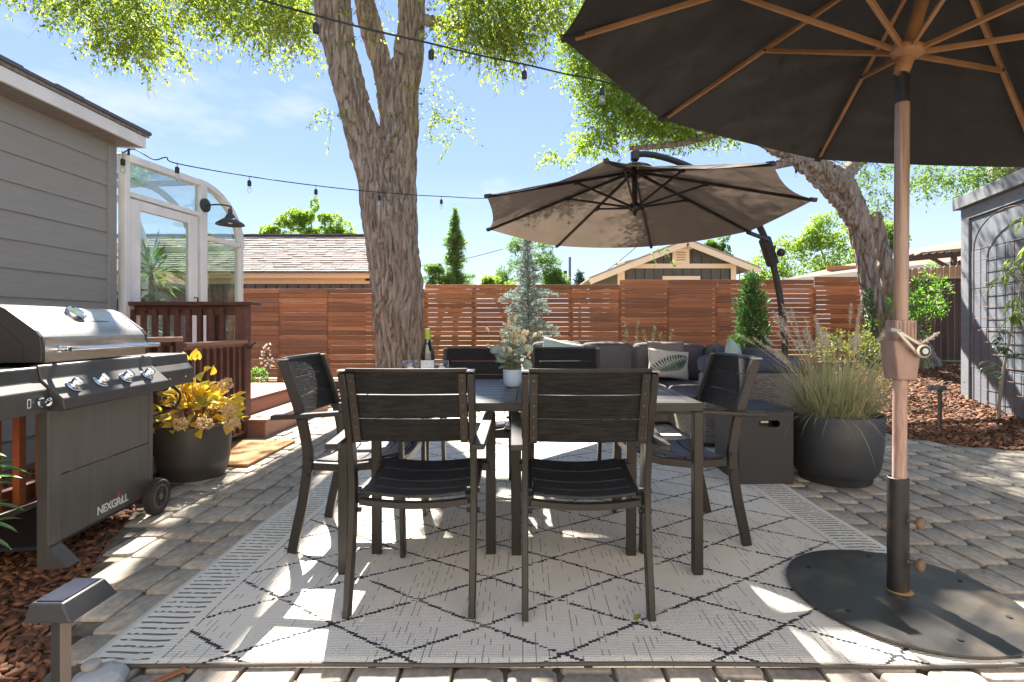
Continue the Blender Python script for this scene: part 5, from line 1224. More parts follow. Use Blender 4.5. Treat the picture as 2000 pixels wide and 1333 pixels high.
# lettering
def text_mesh(body, size, ext=.0006, name='lettering', bold=.0):
    cu_ = bpy.data.curves.new('t', 'FONT'); cu_.body = body; cu_.size = size; cu_.extrude = ext; cu_.offset = bold; cu_.space_character = .92
    o = bpy.data.objects.new('t', cu_); C.objects.link(o); dg = bpy.context.evaluated_depsgraph_get(); dg.update()
    me = bpy.data.meshes.new_from_object(o.evaluated_get(dg)); bpy.data.objects.remove(o); me.name = name; me.materials.clear(); return me
tm = text_mesh('NEXGRıLL', .056, bold=.0012)
xs_ = [v.co.x for v in tm.vertices]; wd = max(xs_)-min(xs_)
for v in tm.vertices: v.co = Vector((.0003+v.co.z, .235+(v.co.x-min(xs_))*.225/wd, .128+v.co.y))
part('logo_lettering', tm, m_white, gr, world=False)
gpart('logo_flame', MB().prism([(.0002,.385,.170),(.0002,.392,.172),(.0002,.397,.179),(.0002,.391,.195),(.0002,.388,.187),(.0002,.382,.184),(.0002,.379,.177)], (.0008,0,0)), M('flame_red', (.55,.04,.02), .5))

# ================================================================ SMALL GARDEN THINGS
def path_light(loc, rz, label, grp='solar path lights', lean=0.0):
    t = thing('path_light', label, 'path light', loc, rz, grp); H_ = .395
    part('stem', MB().bar((-.02,0,0), (-.02,lean,H_), .024, .030), m_darkmetal, t, world=False, bevel=.002)
    part('stem_face', MB().bar((-.0065,-.001,0), (-.0065,lean-.001,H_-.01), .002, .028, up=(0,1,0)), M('warm_grey_face', (.20,.16,.13), .6) if 'warm_grey_face' not in bpy.data.materials else bpy.data.materials['warm_grey_face'], t, world=False)
    hd = MB(); x0, x1, w2 = -.045, .095, .070; V = [(x0,-w2,H_),(x1-.03,-w2,H_),(x1-.03,w2,H_),(x0,w2,H_),(x0+.008,-w2+.008,H_+.042),(x1-.058,-w2+.008,H_+.042),(x1-.058,w2-.008,H_+.042),(x0+.008,w2-.008,H_+.042)]
    hd.add(V, [(0,3,2,1),(4,5,6,7),(0,1,5,4),(1,2,6,5),(2,3,7,6),(3,0,4,7)]); h = part('head', hd, m_darkmetal, t, world=False, bevel=.003)
    part('solar_cell', MB().box((x0+.018,-w2+.016,H_+.0425), (x1-.062,w2-.016,H_+.0445)), M('solar_cell_blue', (.014,.02,.045), .35, col2=(.02,.028,.06), ns=14, spec=.2) if 'solar_cell_blue' not in bpy.data.materials else bpy.data.materials['solar_cell_blue'], h, world=False)
    return t
path_light((-1.085, 1.25, -.02), 0, 'dark solar path light with blue panel standing in the mulch at the near left corner')
path_light((4.22, 5.30, 0), math.pi, 'black solar path light standing in the mulch bed by the grey shed')
tp = thing('grey_cap', 'grey plastic fitting with a round knob lying at the near left corner of the rug', 'hose fitting', (-1.235, 1.53, 0))
m_gp = M('light_grey_plastic', (.36,.37,.39), .4)
part('housing', MB().lathe([(.075,0),(.078,.012),(.066,.034),(.04,.045),(.02,.047)], (-1.235, 1.52, .0), 8), m_gp, tp, bevel=.004)
part('knob', MB().lathe([(.020,.047),(.024,.052),(.024,.062),(.016,.066)], (-1.262, 1.53, .0), 24), M('warm_grey_knob', (.33,.31,.28), .5), tp, smooth=40)
part('spout', MB().bar((-1.19,1.50,.02), (-1.14,1.47,.012), .045, .02), m_gp, tp, bevel=.004)
solo('wood_splinter', MB().bar((-1.10,1.50,.006), (-1.02,1.585,.010), .016, .006), M('red_splinter', (.30,.11,.05), .8), 'reddish splinter of wood lying on the pavers near the rug edge', 'wood chip')
# penstemon-like plant at far left
lp_ = thing('left_plant', 'leafy green plant with long glossy leaves entering at the left edge before the grill', 'plant', (-1.96, 1.86, 0))
lr = random.Random(8); m_lg = M('glossy_long_leaf', (.10,.20,.06), .4, col2=(.16,.26,.12), ns=12, trans=.3, objv=.25, tcol=(1.6,1.7,1))
stm = MB().tube([(-2.02,1.90,0), (-2.00,1.88,.35), (-2.0,1.88,.60)], .006, 5)
for i in range(44):
    z = .28+.30*(i/44); a = i*2.4; e = lr.uniform(.0,.9); mb = MB(); strap_leaf(mb, (-2.00, 1.88, z), (math.cos(a)*math.cos(e), math.sin(a)*math.cos(e)-.1, math.sin(e)+.1), lr.uniform(.12,.19), lr.uniform(.022,.034), .8, cup=.3)
    part('leaf', mb, m_lg, lp_, smooth=180, recalc=False)
part('stem', stm, M('green_stem', (.12,.17,.05), .7), lp_)
# fallen leaves on rug and pavers
m_fall = M('fallen_leaf', (.32,.34,.07), .6, objv=.3)
for i, (x, y, d, lb) in enumerate(((.60, 2.42, 'x', 'small green leaf lying on the rug by the right table leg'), (-1.75, 1.95, 'y', 'small yellow leaf lying on the pavers beyond the path light'), (.42, 1.86, 'z', 'small curled leaf on the rug in front of the near right chair'))):
    mb = broad_leaf((x, y, .022), (math.cos(i*2), math.sin(i*2), 0), .05, .02, (0, 0, 1)); solo('fallen_leaf', mb, m_fall, lb, 'leaf', smooth=180, recalc=False)
m_dry = M('dry_leaf', (.26,.15,.06), .8, objv=.3); lf0 = None
for x, y, lb in ((-1.62,2.62,'small curled dry leaf on the pavers between the grill wheel and the rug'),(-1.85,3.15,'small dry leaf on the pavers beside the hydrangea pot'),(-1.7,4.6,'small dry leaf on the pavers right of the doormat'),
                 (2.3,2.5,'small dry leaf on the pavers just beyond the umbrella base'),(2.5,4.4,'small dry leaf on the pavers right of the grass planter'),(3.1,3.9,'small dry leaf on the pavers near the mulch bed and path light')):
    mb = broad_leaf((x, y, .012), (lr.uniform(-1,1), lr.uniform(-1,1), .15), lr.uniform(.03,.05), .018, (lr.uniform(-.3,.3), 0, 1)); solo('dry_leaf', mb, m_dry, lb, 'leaf', 'dry leaves fallen on the pavers', smooth=180, recalc=False)
# ================================================================ STRING LIGHTS
def string_light(nm, label, path, bulbs, th=.006):
    t = thing(nm, label, 'string lights', tuple(at(*path[0])), group='string lights across the yard')
    pts = [at(*p) for p in path]; sp_, _ = smooth_path(pts, [th]*len(pts), 6); part('wire', MB().tube(sp_, th, 6), m_wire, t, smooth=60)
    for (px, py, Y) in bulbs:
        c = at(px, py, Y); part('hanger', MB().tube([c, c+Vector((0,0,-.055))], .003, 5), m_wire, t)
        s_ = part('socket', MB().lathe([(.011,-.040),(.017,-.048),(.019,-.055),(.019,-.095),(.016,-.10)], c, 14), m_wire, t, smooth=40)
        part('bulb', MB().lathe([(.013,-.10),(.015,-.108),(.024,-.135),(.025,-.148),(.018,-.168),(.004,-.176)], c, 16), m_clear, s_, smooth=180)
        part('filament', MB().tube([c+Vector((-.004,0,-.10)), c+Vector((-.006,0,-.14)), c+Vector((.006,0,-.14)), c+Vector((.004,0,-.10))], .0012, 4), M('filament', (.6,.45,.25), .5) if 'filament' not in bpy.data.materials else bpy.data.materials['filament'], s_)
string_light('string_light', 'thick black string light cable crossing the sky before the big tree to the black umbrella',
    [(380,-45,2.6),(510,0,2.8),(615,30,3.05),(730,60,3.2),(840,85,3.4),(935,108,3.55),(1024,126,3.7),(1105,145,3.85),(1180,160,4.0),(1400,215,5.6),(1560,290,7.9),(1640,318,8.6)],
    [(338,-45,2.6),(617,32,3.06),(842,86,3.4),(1024,127,3.7),(1176,160,4.0),(1630,316,8.5)])
string_light('string_light', 'thinner string light cable running from the sunroom roof across the big tree',
    [(238,300,4.75),(262,292,4.78),(300,312,4.85),(325,308,4.9),(346,320,4.95),(487,345,5.4),(617,363,5.9),(741,376,6.3),(862,384,6.9),(1000,386,7.4),(1300,360,8.0),(1500,318,8.4),(1556,322,8.6)],
    [(240,302,4.75),(346,318,4.95),(487,345,5.4),(617,363,5.9),(741,376,6.3),(862,384,6.9),(1555,326,8.5)], .0055)
# ================================================================ SHED
m_shed = M('blue_grey_panel', (.155,.175,.21), .65, col2=(.13,.15,.18), ns=3, bump=.1, bs=25, bdist=.004)
m_shedt = M('grey_shed_trim', (.20,.212,.232), .6, col2=(.17,.18,.20), ns=4, st=(1,1,4))
SA = Vector((5.92, 7.0, 0)); SDr = Vector((-.265, -.964, 0)).normalized(); SNr = Vector((-.964, .265, 0)).normalized()
def sh(t, z, n=0.0): return SA+SDr*t+SNr*n+Vector((0, 0, z))
def shbox(mb, t0, z0, t1, z1, n0, n1):
    V = [sh(t, z, n) for n in (n0, n1) for (t, z) in ((t0, z0), (t1, z0), (t1, z1), (t0, z1))]
    return mb.add(V, [(0,1,2,3),(7,6,5,4),(0,4,5,1),(1,5,6,2),(2,6,7,3),(3,7,4,0)])
sd = thing('shed', 'tall blue-grey panelled garden shed with flat trim cap at the right edge', 'shed', tuple(SA))
part('wall_core', shbox(MB(), .05, -.1, 3.6, 2.58, -2.4, -.004), m_shedt, sd)
ts = [.19, .96, 1.75, 2.55, 3.4]; zs = [-.05, .50, 1.02, 1.52, 2.01, 2.44]
for i in range(4):
    for j in range(5): part('wall_panel', shbox(MB(), ts[i]+.003, zs[j]+.003, ts[i+1]-.003, zs[j+1]-.003, -.002, .012+.003*((i+j) % 2)), m_shed, sd, bevel=.003)
part('corner_trim', shbox(MB(), .0, -.05, .185, 2.44, -.3, .035), m_shedt, sd, bevel=.003)
part('header_board', shbox(MB(), .0, 2.445, 3.6, 2.60, -.3, .036), m_shedt, sd, bevel=.003)
part('roof_cap', shbox(MB(), -.07, 2.603, 3.7, 2.76, -2.5, .10), m_shedt, sd, bevel=.004)
mb = MB()
for t in (.09,):
    for z in (.3, .85, 1.3, 1.7, 2.05): mb.lathe([(.008, 0), (.007, .004)], sh(t, z, .035), 8, axis=tuple(SNr))
for t in (.3, .62, .9, 1.2, 1.5): mb.lathe([(.008, 0), (.007, .004)], sh(t, 2.53, .036), 8, axis=tuple(SNr))
part('screw_heads', mb, m_black, sd)
# trellis
m_cop = M('rusted_copper_wire', (.16,.085,.05), .7)
tr = thing('wire_trellis', 'arched rusty wire grid trellis leaning before the grey shed', 'trellis', tuple(sh(.9, 0, .08)))
t0, t1, zc, n_ = .42, 1.72, 2.0, .09; tm_ = (t0+t1)/2
arch = [sh(tm_-(t1-t0)/2*math.cos(a), zc+.40*math.sin(a), n_) for a in [i*math.pi/16 for i in range(17)]]
part('arch', MB().tube([sh(t0, .0, n_)]+arch+[sh(t1, .0, n_)], .0075, 6), m_cop, tr)
t = t0+.162
while t < t1-.05: part('upright_wire', MB().tube([sh(t, .0, n_+.004), sh(t, zc, n_+.004)], .004, 5), m_cop, tr); t += .162
z = .12
while z < 2.02: part('cross_wire', MB().tube([sh(t0, z, n_-.004), sh(t1, z, n_-.004)], .004, 5), m_cop, tr); z += .145
# sapling with hanging leaves
sg = thing('sapling', 'young pale-stemmed sapling with long drooping leaves in front of the wire trellis', 'tree', (5.36, 5.88, 0))
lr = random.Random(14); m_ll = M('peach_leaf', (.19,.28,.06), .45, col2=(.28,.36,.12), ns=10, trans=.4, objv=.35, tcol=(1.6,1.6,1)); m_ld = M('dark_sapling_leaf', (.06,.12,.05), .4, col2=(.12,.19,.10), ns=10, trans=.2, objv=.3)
b = [Vector((5.36,5.88,0)), Vector((5.37,5.86,.35)), Vector((5.41,5.84,.70)), Vector((5.45,5.8,1.1)), Vector((5.52,5.75,1.6)), Vector((5.53,5.7,2.15))]
part('trunk', MB().tube(*smooth_path(b, [.017,.016,.014,.010,.008,.004], 4), 8), M('pale_sapling_bark', (.36,.33,.28), .8, col2=(.28,.25,.2), ns=20), sg, smooth=60)
brm = MB()
tips = [(5.18,5.8,.62),(5.30,5.78,.78),(5.55,5.75,.70),(5.25,5.75,.98),(5.36,5.7,1.35),(5.60,5.6,1.3),(5.30,5.68,1.75),(5.42,5.6,1.95),(5.62,5.6,1.9),(5.20,5.7,1.55),(5.36,5.65,2.2),(5.52,5.6,2.3),(5.66,5.6,1.6),(5.34,5.66,1.15)]
for i, tpt in enumerate(tips):
    tpt = Vector(tpt); k = min(range(len(b)), key=lambda q: abs(b[q].z-(tpt.z-.1))); brm.tube([b[k], b[k].lerp(tpt, .5)+Vector((0,0,.05)), tpt], [.005,.004,.002], 5)
    for j in range(9):
        q = b[k].lerp(tpt, .35+.08*j)+Vector((0,0,.03)); a = lr.uniform(0, 6.28); low = tpt.z < 1.05
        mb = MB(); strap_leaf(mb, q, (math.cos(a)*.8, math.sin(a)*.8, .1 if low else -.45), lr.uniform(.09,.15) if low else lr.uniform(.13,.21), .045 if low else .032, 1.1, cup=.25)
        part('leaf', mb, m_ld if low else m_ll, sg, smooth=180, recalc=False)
part('branches', brm, bpy.data.materials['pale_sapling_bark'], sg, kind='stuff')
# ================================================================ TREES
k8 = 8.5/FPX
def S(lst, Y): return [at(px, py, Y+dy) for px, py, r, dy in lst], [r*Y/FPX for px, py, r, dy in lst]
bt = thing('elm_tree', 'large rough-barked tree with three rising stems standing before the fence', 'tree', (-1.96, 8.5, 0))
st1 = S([(786,790,74,0),(784,755,60,0),(782,700,49,0),(777,600,51,0),(770,500,54,0),(757,420,54,0),(738,340,44,0),(710,262,34,-.05),(688,190,33,-.1),(665,100,33,-.15),(650,20,36,-.2),(644,-90,36,-.25),(630,-260,30,-.4),(560,-480,22,-.8),(480,-620,12,-1.2)], 8.45)
st2 = S([(776,600,44,0),(778,480,42,0),(777,400,41,0),(776,330,40,0),(780,250,38,.05),(786,180,36,.1),(797,110,31,.1),(803,30,28,.1),(808,-80,27,.1),(822,-250,22,.2),(860,-450,16,.1),(900,-620,9,0)], 8.55)
st3 = S([(770,420,34,.1),(768,330,30,.15),(767,250,28,.2),(757,180,25,.25),(738,100,24,.3),(715,20,22,.35),(700,-60,21,.4),(680,-220,19,.5),(690,-420,13,.9),(720,-600,8,1.3)], 8.5)
tme = bark_mesh('trunk', [(a, [q*.95 for q in b]) for a, b in (st1, st2, st3)], .019, .036, fr=11)
part('trunk', tme, m_bark, bt)
br = MB()
def limb(mb, lst, Y, n=8): p, r = S(lst, Y); p, r = smooth_path(p, r, 5); mb.tube(p, r, n); return mb
lm = bark_mesh('limb', [S([(822,38,11,.0),(860,45,11,-.1),(893,52,12,-.2),(908,48,11,-.25),(915,20,9,-.3),(920,-40,8,-.4),(935,-150,6,-.8),(960,-300,4,-1.5)], 8.5)], .022, .012, fr=18, seg=12)
part('limb', lm, m_bark, bt)
for L_ in ([(640,-200,14,-.4),(540,-140,11,-.9),(420,-110,8,-1.4),(300,-80,5,-1.8),(200,-60,3,-2)], [(808,-100,12,.1),(900,-150,9,-.6),(1000,-130,6,-1.2),(1060,-80,4,-1.5)],
           [(640,-240,12,-.5),(480,-280,10,-1.2),(250,-300,8,-2.2),(60,-200,5,-2.6)], [(822,-260,12,.2),(1000,-420,9,-1.5),(1250,-600,6,-3)], [(700,-100,9,.4),(560,-50,6,-.2),(500,-40,4,-.6)]):
    part('limb', limb(MB(), L_, 8.5), m_bark, bt, smooth=60)
def E_(px, py, Y, rx, ry, rz, w): c = at(px, py, Y); return (tuple(c), (rx, ry, rz), w)
vis = [E_(70,-60,9.3,0.73,1.02,0.36,1.6), E_(150,-10,9.3,0.64,0.86,0.50,3), E_(235,20,9.3,0.59,0.85,0.59,3.6), E_(265,75,9.3,0.28,0.42,0.35,1.5), E_(330,85,9.3,0.14,0.28,0.17,0.5), E_(300,0,9.3,0.42,0.56,0.28,1.2),
       E_(400,-20,9.3,0.38,0.68,0.34,1.6), E_(440,10,9.3,0.44,0.68,0.44,2.2), E_(520,20,9.3,0.57,0.67,0.46,3.2), E_(575,50,9.3,0.30,0.54,0.38,1.5), E_(555,-30,9.3,0.66,0.66,0.27,1.6)]
cluster(bt, vis, 1150, m_leafy, leaf=.088, L0=.75, steps=10, name='hanging_foliage', gravity=.10)
vis = [E_(760,-40,8.2,.25,.3,.15,.5), E_(925,-20,7.4,.38,.6,.30,2.4), E_(965,30,7.5,.45,.6,.42,4.4), E_(1035,-10,7.4,.40,.6,.35,3.0), E_(985,80,7.5,.30,.4,.25,1.6), E_(905,60,7.4,.2,.3,.2,.6), E_(1075,20,7.2,.14,.3,.3,.8)]
cluster(bt, vis, 620, m_leafy, leaf=.072, L0=.60, steps=10, name='hanging_foliage', gravity=.14)
spr = [E_(648,222,8.1,.16,.15,.10,1), E_(735,225,8.6,.12,.15,.2,.8), E_(846,195,8.3,.07,.1,.28,1.3), E_(862,232,8.2,.16,.15,.12,1.2), E_(885,268,8.2,.12,.15,.10,.8), E_(700,60,8.0,.12,.2,.25,.7), E_(763,300,8.05,.05,.08,.1,.25), E_(722,0,8.1,.2,.2,.2,.8)]
cluster(bt, spr, 74, m_leafy, leaf=.062, L0=.5, steps=9, name='epicormic_sprays', gravity=.10)
top = [((-3.2,6.0,8.6),(3.2,1.9,1.5),4), ((1.0,6.8,9.0),(2.4,1.9,1.5),3.2), ((1.6,11.0,9.3),(2.2,2.2,1.2),2.2), ((1.2,5.2,7.0),(1.9,1.2,.9),1.6), ((-6.0,8.0,9.0),(1.5,2.0,1.2),1.1), ((2.9,8.6,9.0),(1.6,1.6,1.2),1.2), ((-1.4,9.0,11.0),(2.2,1.4,1.2),1.0)]
cluster(bt, top, 3000, m_leafy, leaf=.085, L0=.8, steps=9, name='upper_crown', gravity=.12)

rt = thing('leaning_tree', 'thick old leaning tree with a curved limb and sawn-off stem right of the taupe umbrella', 'tree', (7.0, 9.2, .2))
kt = bark_mesh('trunk', [S([(1785,775,60,0),(1768,722,42,0),(1740,665,25,0),(1714,600,21,0),(1698,550,19.5,0),(1686,485,19,0),(1673,425,20,0),(1658,385,24,0),(1632,352,25,0),(1596,328,21,0),(1556,309,14,-.1),(1512,292,11,-.2),(1450,250,9,-.4),(1380,190,7,-.6),(1300,130,5,-.9)], 9.2),
      S([(1795,775,60,.2),(1782,705,42,.25),(1762,640,29,.25),(1744,565,22,.25),(1723,490,15,.25),(1706,415,14,.25)], 9.3),
      S([(1668,440,13,0),(1638,402,11,-.15),(1605,368,9,-.15),(1575,340,8,-.1),(1550,316,8,0)], 9.1)], 0.020, .030, fr=11)
part('trunk', kt, m_bark, rt)
for L_ in ([(1640,352,16,0),(1690,300,13,.2),(1740,240,10,.3),(1770,150,8,.3)], [(1560,312,10,-.1),(1480,330,7,-.4),(1400,340,4,-.6)], [(1450,245,9,-.4),(1330,280,6,-.6),(1230,290,4,-.7)], [(1380,190,8,-.6),(1240,160,5,-.9),(1150,140,3,-1)]):
    part('limb', limb(MB(), L_, 9.2), m_bark, rt, smooth=60)
vr = [E_(1140,110,8.4,.30,.5,.30,2.2), E_(1180,160,8.5,.42,.6,.38,4), E_(1250,190,8.6,.50,.6,.40,5), E_(1200,235,8.5,.45,.5,.28,3.0), E_(1330,225,8.7,.5,.6,.32,4.6), E_(1300,260,8.6,.45,.5,.18,2.5), E_(1160,285,8.5,.28,.3,.10,1.0),
      E_(1400,255,8.8,.35,.4,.16,1.6), E_(1140,60,8.4,.25,.4,.3,1.2), E_(1240,110,8.6,.5,.6,.4,3), E_(1480,200,9,.8,.6,.5,3), E_(1085,310,8.5,.15,.2,.06,.25)]
cluster(rt, vr, 2300, m_leafr, leaf=.062, L0=.42, steps=9, name='crown_foliage', gravity=.10, up=.35)
vr2 = [E_(1680,330,9.5,.35,.4,.2,1.2), E_(1720,370,9.6,.20,.3,.35,1.2), E_(1700,430,9.7,.12,.2,.2,.4), E_(1790,310,9.8,.4,.4,.15,.8), E_(1650,300,9.2,.3,.3,.1,.6), E_(1275,490,7.9,.05,.05,.03,.10)]
cluster(rt, vr2, 160, m_leafd, leaf=.060, L0=.5, steps=10, name='side_foliage', gravity=.14)
topr = [((5.5,9.6,8.2),(2.6,2.2,1.7),3), ((3.6,8.9,6.6),(1.6,1.3,.8),1.2), ((7.5,8.5,8.4),(2.2,2.2,1.4),2)]
cluster(rt, topr, 1300, m_leafr, leaf=.085, L0=.7, steps=9, name='upper_crown', gravity=.12)
# third tree behind the shed
t3 = thing('back_tree', 'dark tree trunk rising behind the grey shed roof at the right edge', 'tree', (11.6, 12.3, 0))
part('trunk', bark_mesh('trunk', [S([(1975,700,44,0),(1975,500,36,0),(1974,380,34,0),(1976,300,32,0),(1985,150,26,0),(2010,-60,18,0)], 12.3)], .05, .05, fr=7), m_bark, t3)
cluster(t3, [E_(1850,335,12,.7,.6,.25,2), E_(1800,360,12,.3,.4,.15,.8), E_(1890,360,12,.4,.4,.2,1), E_(1930,330,12,.4,.5,.2,1), E_(1960,200,12,1.5,1.2,.9,3), E_(2100,50,12,2.2,1.6,1.2,4)], 520, m_leafd, leaf=.08, L0=.55, steps=9, name='crown', gravity=.14)

# ================================================================ BACKGROUND TREES
def bgtree(name, label, base, Y, ells, n, leaf, mat, wr=.5, grp='trees beyond the fence', trunk=True, shell=.35):
    t = thing(name, label, 'tree', tuple(base), group=grp); parts = []
    for (px, py, rx, ry, w_) in ells:
        s_ = Y/FPX; c = at(px, py, Y); parts.append(bush_leaves(tuple(c), (rx*s_, rx*s_*.8, ry*s_), int(n*w_), leaf, wr, shell))
    V, F = merge(parts); part('crown', mesh_np('crown', V, F, mat), None, t)
    if trunk:
        m_ = MB(); e = ells[0]; m_.tube([base, at(e[0], e[1], Y)], [.14, .05], 8)
        for e in ells[1:6]: m_.tube([base.lerp(at(ells[0][0], ells[0][1], Y), .5), at(e[0], e[1], Y)], [.07, .02], 6)
        part('trunk', m_, m_bark, t)
    return t
gb_ = lambda px, Y: Vector(((px-CX)/FPX*Y, Y, 0))
lrb = random.Random(77)
def puffs(x0, x1, ytop, ybot, n, r): 
    out = []
    for i in range(n):
        px = lrb.uniform(x0, x1); k = 1-((px-(x0+x1)/2)/((x1-x0)/2))**2; py = ybot-(ybot-ytop)*k*lrb.uniform(.15, 1)
        out.append((px, py, r*lrb.uniform(.6,1.3), r*lrb.uniform(.45,.9), 1/n))
    return out
bgtree('maple_tree', 'bright green tree showing above the brown garage roof', gb_(610, 21), 21, puffs(500, 705, 412, 478, 46, 13)+[(615,400,7,14,.02),(585,425,14,10,.03)], 13000, .11, m_leafr)
bgtree('shrub_tree', 'pale green bushy tree low between the big trunk and the dark conifer', gb_(848, 18), 18, puffs(825, 885, 505, 570, 18, 11), 3600, .085, m_leafd)
bgtree('round_tree', 'large round feathery green tree behind the silver-blue cedar', gb_(1045, 24), 24, puffs(965, 1106, 458, 570, 60, 15), 17000, .12, m_leafd, wr=.3)
bgtree('pale_tree', 'small pale yellow-green tree left of the round feathery tree', gb_(975, 20), 20, puffs(938, 1010, 515, 580, 20, 10), 3600, .09, m_leafr)
bgtree('poplar_tree', 'green tree peeking over the roof of the gabled outbuilding', gb_(1402, 26), 26, puffs(1364, 1442, 455, 520, 24, 10), 5000, .13, m_leafd)
bgtree('locust_tree', 'wide light green tree between the curved umbrella mast and the leaning trunk', gb_(1590, 22), 22, [(a,b,c,d,1/130) for a,b,c,d,e in puffs(1450, 1740, 440, 575, 110, 20)+puffs(1550, 1700, 412, 500, 20, 14)], 17000, .12, m_leafr)
bgtree('locust_tree', 'light green tree right of the leaning trunk above the pinkish roof', gb_(1735, 24), 24, puffs(1700, 1775, 425, 520, 20, 12), 4500, .13, m_leafr)
def conifer(name, label, base, H, prof, nb_, leaf, mat, lay=.35, grp=None, dens=26, droop=.15, wr=.25, trunkr=.02, zlo=.06, tuft=.6):
    t = thing(name, label, 'tree', tuple(base), group=grp); base = Vector(base); P = []; D = []; mb = MB().tube([base, base+Vector((.02,0,H*.5)), base+Vector((0,0,H))], [trunkr, trunkr*.6, trunkr*.15], 7)
    for i in range(nb_):
        f = zlo+(1-zlo)*(i/nb_)**.9; L_ = prof(f)*lrb.uniform(.7, 1.15); a = i*2.399+lrb.uniform(-.3,.3)
        o = base+Vector((0,0,H*f)); e = o+Vector((math.cos(a)*L_, math.sin(a)*L_, L_*lay)); m = o.lerp(e, .55)+Vector((0,0,droop*L_)); mb.tube([o, m, e], [trunkr*.3, trunkr*.2, trunkr*.08], 4)
        k = max(4, int(dens*L_/prof(.3)))
        for j in range(k):
            tt = lrb.uniform(.12, 1); q = o.lerp(m, tt/.55) if tt < .55 else m.lerp(e, (tt-.55)/.45)
            for r_ in range(3):
                P.append(q+Vector((lrb.gauss(0,1), lrb.gauss(0,1), lrb.gauss(0,1)))*leaf*.35); D.append((e-o).normalized()*tuft+Vector((lrb.gauss(0,.5), lrb.gauss(0,.5), lrb.gauss(.15,.45))))
    P = np.array([p[:] for p in P]); D = np.array([d[:] for d in D]); V, F = leaf_arrays(P, D, leaf*RNG.uniform(.6, 1.3, len(P)), leaf*wr); part('foliage', mesh_np('foliage', V, F, mat), None, t)
    part('trunk', mb, m_twig, t); return t
conifer('conifer', 'narrow dark conifer standing beyond the fence just right of the big trunk', gb_(889, 19), EYE+(636-408)/FPX*19, lambda f: 1.15*(1-f)**.8*(.65+.45*math.sin(f*31)*math.sin(f*13+1))+.04, 170, .12, m_leafd, dens=40, trunkr=.12, grp='trees beyond the fence', zlo=.25)
conifer('distant_conifer', 'tiny distant conifer tip beside the gabled outbuilding roof', gb_(1132, 45), EYE+(636-535)/FPX*45, lambda f: 1.3*(1-f)+.1, 70, .35, m_leafdk, dens=14, trunkr=.15, grp='trees beyond the fence', zlo=.5)
conifer('silver_cedar', 'silvery blue-green weeping cedar sapling before the fence behind the table', Vector(((1030-CX)/FPX*8.2, 8.2, 0)), EYE+(636-452)/FPX*8.2, lambda f: (.40 if f < .60 else .40*(1-f)/.40*.5)*(.45+.55*abs(math.sin(f*15)))+.06, 120, .048, m_blue, dens=70, droop=.18, lay=.25, wr=.30, trunkr=.022, zlo=.12, tuft=.5)
conifer('arborvitae', 'slim bright green young conifer before the fence left of the curved mast', Vector(((1467-CX)/FPX*7.8, 7.8, 0)), EYE+(636-540)/FPX*7.8, lambda f: .31*(1-f)**.65+.03, 130, .075, M('arborvitae_green', (.06,.15,.035), .5, isl=(.10,.20,.05), trans=.25), dens=20, droop=.1, lay=.95, wr=.35, trunkr=.018, zlo=.05, tuft=1.2)
# rosemary-like stalks
m_rose = M('grey_green_stalk_leaf', (.20,.24,.11), .6, isl=(.13,.17,.08), trans=.2)
for i, (px, pt_) in enumerate(((1226,634),(1241,622),(1262,645),(1274,636),(1294,650),(1308,643))):
    Y = 7.0+.05*i; b_ = Vector(((px-CX)/FPX*Y, Y, 0)); H_ = EYE-(pt_-636)/FPX*Y
    lbl = ['leftmost short', 'tallest', 'thin middle', 'leaning middle', 'small', 'rightmost'][i]
    t = thing('upright_stalk', f'{lbl} grey-green upright stalk poking above the sofa back against the fence', 'plant', tuple(b_), group='upright stalks behind the sofa')
    n = 260; zz = RNG.uniform(.1, 1, n)*H_; P = np.stack([b_.x+RNG.normal(0,.012,n)+.03*(zz/H_)**2*(1 if i % 2 else -1), b_.y+RNG.normal(0,.012,n), zz], 1); a = RNG.uniform(0,6.28,n)
    V, F = leaf_arrays(P, np.stack([np.cos(a), np.sin(a), np.full(n, 1.1)], 1), .045*(1.25-zz/H_*.6), .008); part('foliage', mesh_np('foliage', V, F, m_rose), None, t)
    part('stem', MB().tube([b_, b_+Vector((.03*(1 if i % 2 else -1), 0, H_*.98))], .004, 4), m_twig, t)
def shrub(name, label, ells, n, leaf, mat, base, wr=.5, stems=6, shell=.3, cat='shrub', up=.3):
    t = thing(name, label, cat, tuple(base)); parts = []
    for c, r, w_ in ells: parts.append(bush_leaves(c, r, int(n*w_), leaf, wr, shell, up))
    V, F = merge(parts); part('foliage', mesh_np('foliage', V, F, mat), None, t); m_ = MB()
    for i in range(stems):
        c, r, w_ = ells[i % len(ells)]; m_.tube(limb_pts(base, Vector(c)+Vector((lrb.uniform(-.6,.6)*r[0], lrb.uniform(-.6,.6)*r[1], lrb.uniform(0,.6)*r[2])), 5, .08), [.008,.007,.006,.004,.003], 5)
    part('stems', m_, m_twig, t); return t
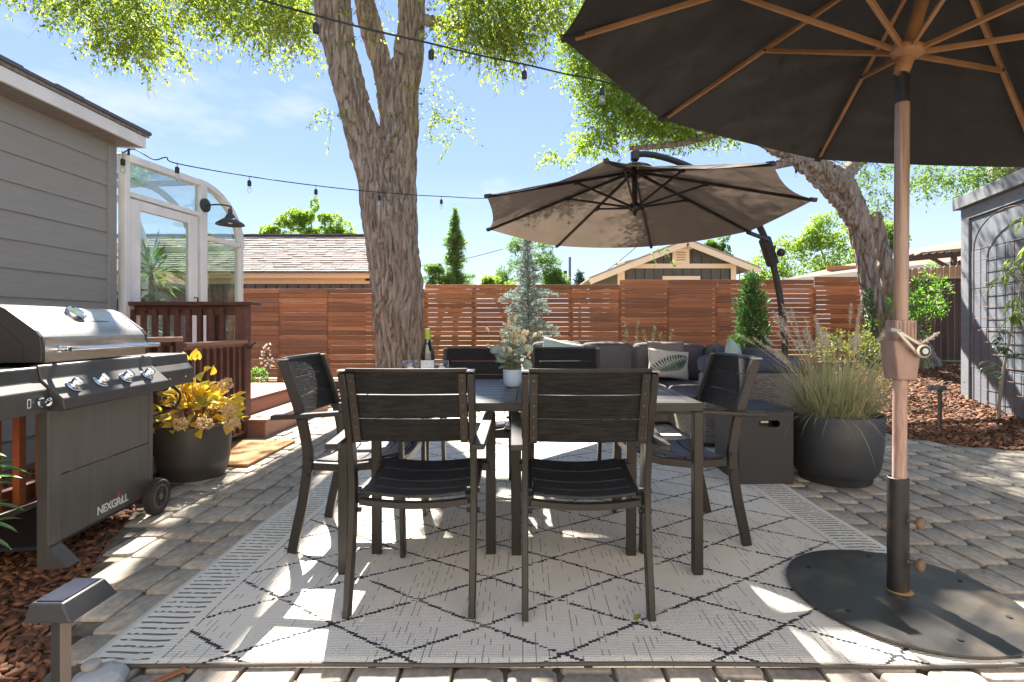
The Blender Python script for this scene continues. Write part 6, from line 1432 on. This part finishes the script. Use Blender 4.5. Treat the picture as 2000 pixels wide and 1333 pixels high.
m_shy = M('yellowing_shrub_leaf', (.12,.17,.045), .55, isl=(.20,.19,.05), trans=.35, tcol=(1.6,1.6,1))
def EW(px, py, Y, rx, rz, w_): c = at(px, py, Y); s_ = Y/FPX; return (tuple(c), (rx*s_, rx*s_*.8, rz*s_), w_)
shrub('loose_shrub', 'loose yellowing green shrub between the grass planter and the leaning tree', [EW(lrb.uniform(1600,1735), lrb.uniform(655,770), lrb.uniform(6.5,7.6), lrb.uniform(8,20), lrb.uniform(10,24), 1/34) for _ in range(34)], 1900, .05, m_shy, Vector((4.5, 7.0, .05)), stems=9)
shrub('bright_shrub', 'bright green willow-leaved shrub beside the leaning tree trunk', [EW(1790+lrb.gauss(0,32), 605+lrb.gauss(0,32), lrb.uniform(8.7,9.4), lrb.uniform(8,20), lrb.uniform(8,20), 1/40) for _ in range(40)], 1500, .08, M('willow_green', (.10,.23,.035), .5, isl=(.16,.28,.05), trans=.5, tcol=(1.8,1.9,1)), Vector((6.9, 9.0, .3)), wr=.3, stems=12)
shrub('trunk_base_sprig', 'small pale green sprig at the foot of the leaning tree', [EW(1803,706,8.3,14,10,1)], 60, .05, m_leafr, Vector((6.35, 8.3, .28)), stems=3)
shrub('ivy_patch', 'dark green ivy climbing the left side of the leaning trunk base', [EW(1695,620,9.0,10,60,.5), EW(1700,690,8.9,22,30,.5)], 900, .06, m_leafdk, Vector((6.0, 9.0, .25)), stems=4)
shrub('fence_perennial', 'sparse pale-flowered perennial by the fence behind the deck post', [EW(522,700,8.8,12,35,1)], 70, .05, M('pale_petal', (.62,.50,.38), .7, trans=.3), Vector((-4.3, 8.8, 0)), stems=8, cat='plant')
shrub('low_green_plant', 'small low green plant at the fence foot left of the big tree', [EW(505,735,8.4,15,16,1)], 350, .05, m_leafd, Vector((-4.2, 8.4, 0)), stems=4, cat='plant')
shrub('far_hedge', 'low dark green shrubs in the corner by the dark board fence', [EW(1745,700,9.6,20,14,1)], 500, .05, m_leafdk, Vector((6.85, 9.6, .3)), stems=3)
